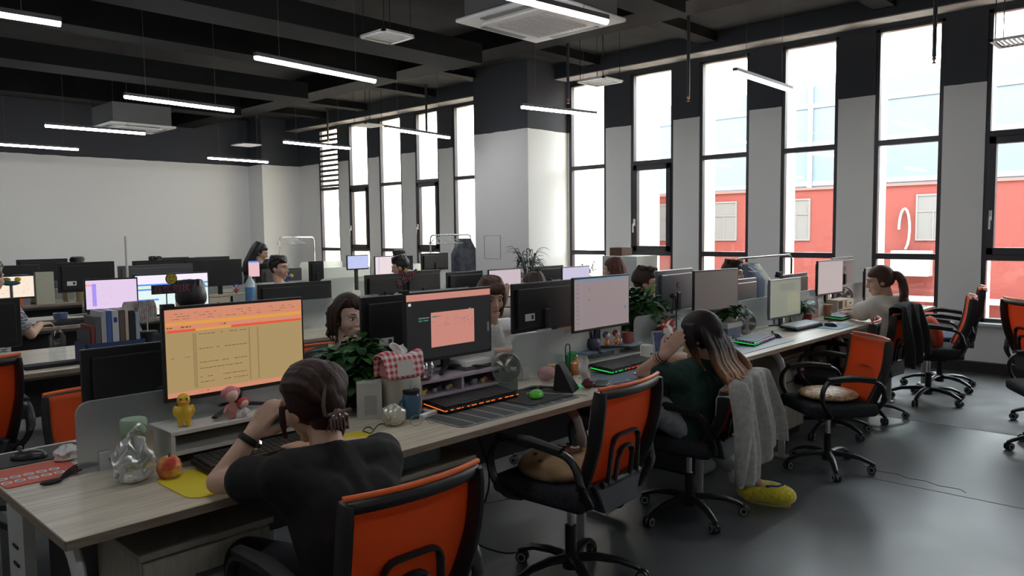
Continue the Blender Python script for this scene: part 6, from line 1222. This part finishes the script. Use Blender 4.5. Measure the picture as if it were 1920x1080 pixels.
# white cabinet by the windows
t = thing('storage_cabinet', 'pale grey cabinet standing at the window pier behind the brown haired woman', 'cabinet', (8.66, 6.0, 0)); m = MB(); m.b2(-.25, .25, -.28, .28, 0, 1.16); obj('body', m, mat('cabinet_grey', (.50, .52, .50), .5), t, bevel=.004); m = MB(); m.b2(-.258, -.25, -.26, .26, .06, 1.10); d_ = obj('door', m, mat('cabinet_grey'), t); m = MB(); m.b2(-.27, -.258, .18, .20, .55, .70); obj('handle', m, CHROME, d_)
m = MB(); m.b2(-.12, .12, -.10, .10, 0, .11); put('dark_box', m, mat('brown_dark'), 'dark brown box on top of the pale cabinet', 'box', 8.62, 6.12, 1.16, bevel=.003)
# clothes racks
def rack(x, y, L_, h, rz, label, n, coats=(), col=CHROME):
    t = thing('clothes_rack', label, 'clothes rack', (x, y, 0), rz); m = MB(); m.tube(path([(-L_ / 2, 0, .03), (-L_ / 2, 0, h), (L_ / 2, 0, h), (L_ / 2, 0, .03)], .08, 5), .012); obj('frame', m, col, t, smooth=True)
    for sx in (-1, 1): m = MB(); m.tube([(sx * L_ / 2, -.22, .03), (sx * L_ / 2, .22, .03)], .012); obj('foot', m, col, t, smooth=True)
    rd = random.Random(int(x * 10)); Mz = Matrix.Translation((x, y, 0)) @ Matrix.Rotation(rz, 4, 'Z')
    for k in range(n):
        u = -L_ / 2 + .1 + .045 * k; m = MB(); m.tube([(0, .0, .012), (.012, 0, .022), (0, 0, .032), (-.012, 0, .02), (0, 0, -.01), (0, -.20, -.11), (0, .20, -.11), (0, 0, -.01)], .006, n=5)
        p_ = Mz @ Vector((u, 0, h - .02)); put('clothes_hanger', m, mat('hanger_white', (.75, .78, .76), .4), 'empty white clothes hanger on the ' + label.split(' standing')[0], 'hanger', p_.x, p_.y, p_.z, rz + rd.uniform(-.7, .7), group='hangers on the ' + label.split(' standing')[0])
    for u, c, ln, lb in coats:
        m = MB(); m.grid(lambda a, b_: Vector(((.10 + .05 * b_) * cos(2 * pi * a) + .01 * sin(a * 40), (.10 + .13 * min(1, b_ * 3)) * sin(2 * pi * a), -.06 - ln * b_)), 28, 12)
        p_ = Mz @ Vector((u, 0, h)); put('hanging_coat', m, c, lb, 'coat', p_.x, p_.y, p_.z, rz + .5, smooth=True)
rack(8.15, 13.6, .95, 1.44, R(15), 'far thin clothes rack standing before the corner column', 9)
rack(8.25, 9.15, .95, 1.46, R(5), 'middle clothes rack standing beside the pillar', 9, ((.32, noisy(mat('glossy_coat', rough=.3), (.05, .055, .07), (.12, .13, .16), 12), .75, 'glossy dark grey coat hanging on the rack beside the pillar'),))
rack(8.0, 3.75, 1.5, 1.20, R(3), 'low clothes rack standing before the near windows', 2, ((-.62, mat('blue_grey_cloth', (.14, .17, .24), .9), .5, 'blue grey garment hanging on the low rack'), (-.45, mat('pale_cloth', (.5, .5, .45), .9), .55, 'pale patterned garment hanging on the low rack')), BLACK)
# webcams and small things clipped on monitors
for x, y, z, lb in ((5.82, 2.62, 1.128, 'small black webcam clipped above the greenish grey monitor'), (4.05, 10.33, 1.19, 'small black webcam on a far monitor back')):
    t = thing('webcam', lb, 'webcam', (x, y, z)); m = MB(); m.b2(-.04, .04, -.012, .012, .01, .035); m.b2(-.012, .012, -.01, .03, -.012, .012); obj('body', m, DBLACK, t, bevel=.005); m = MB(); m.cyl((0, 0, .012), .009, .006, GREYP, FACE @ Matrix.Translation((0, .022, 0)), 12); obj('lens', m, None, t)
# power cords under the bench
for k, (x, y) in enumerate(((2.35, 2.5), (3.1, 2.52), (1.5, 2.5))):
    m = MB(); m.tube(path([(0, 0, .70), (.05, -.1, .35), (-.08, -.02, .12), (.12, -.14, .012), (.30, -.10, .012)], .12, 5), .004); put('power_cord', m, DBLACK, ['black power cord hanging under the bench behind the empty chair', 'black power cord hanging under the bench beside the woman in green', 'black power cord hanging under the bench by the woman in black'][k], 'cable', x, y, 0, smooth=True)
t = thing('computer_tower', 'black computer tower under the bench behind the grey jacket', 'computer', (4.15, 2.50, 0)); m = MB(); m.b2(-.09, .09, -.2, .2, .01, .42); obj('case', m, BLACK, t, bevel=.006); m = MB(); m.b2(-.08, .08, -.208, -.2, .03, .40); obj('front_panel', m, GREYP, t)
m = MB(); m.b2(-.05, .05, -.03, .03, 0, .05); put('blue_bundle', m, mat('teal_cloth', (.03, .12, .14), .9), 'teal bundle lying on the window sill', 'cloth', 8.93, 2.03, .516, bevel=.015)
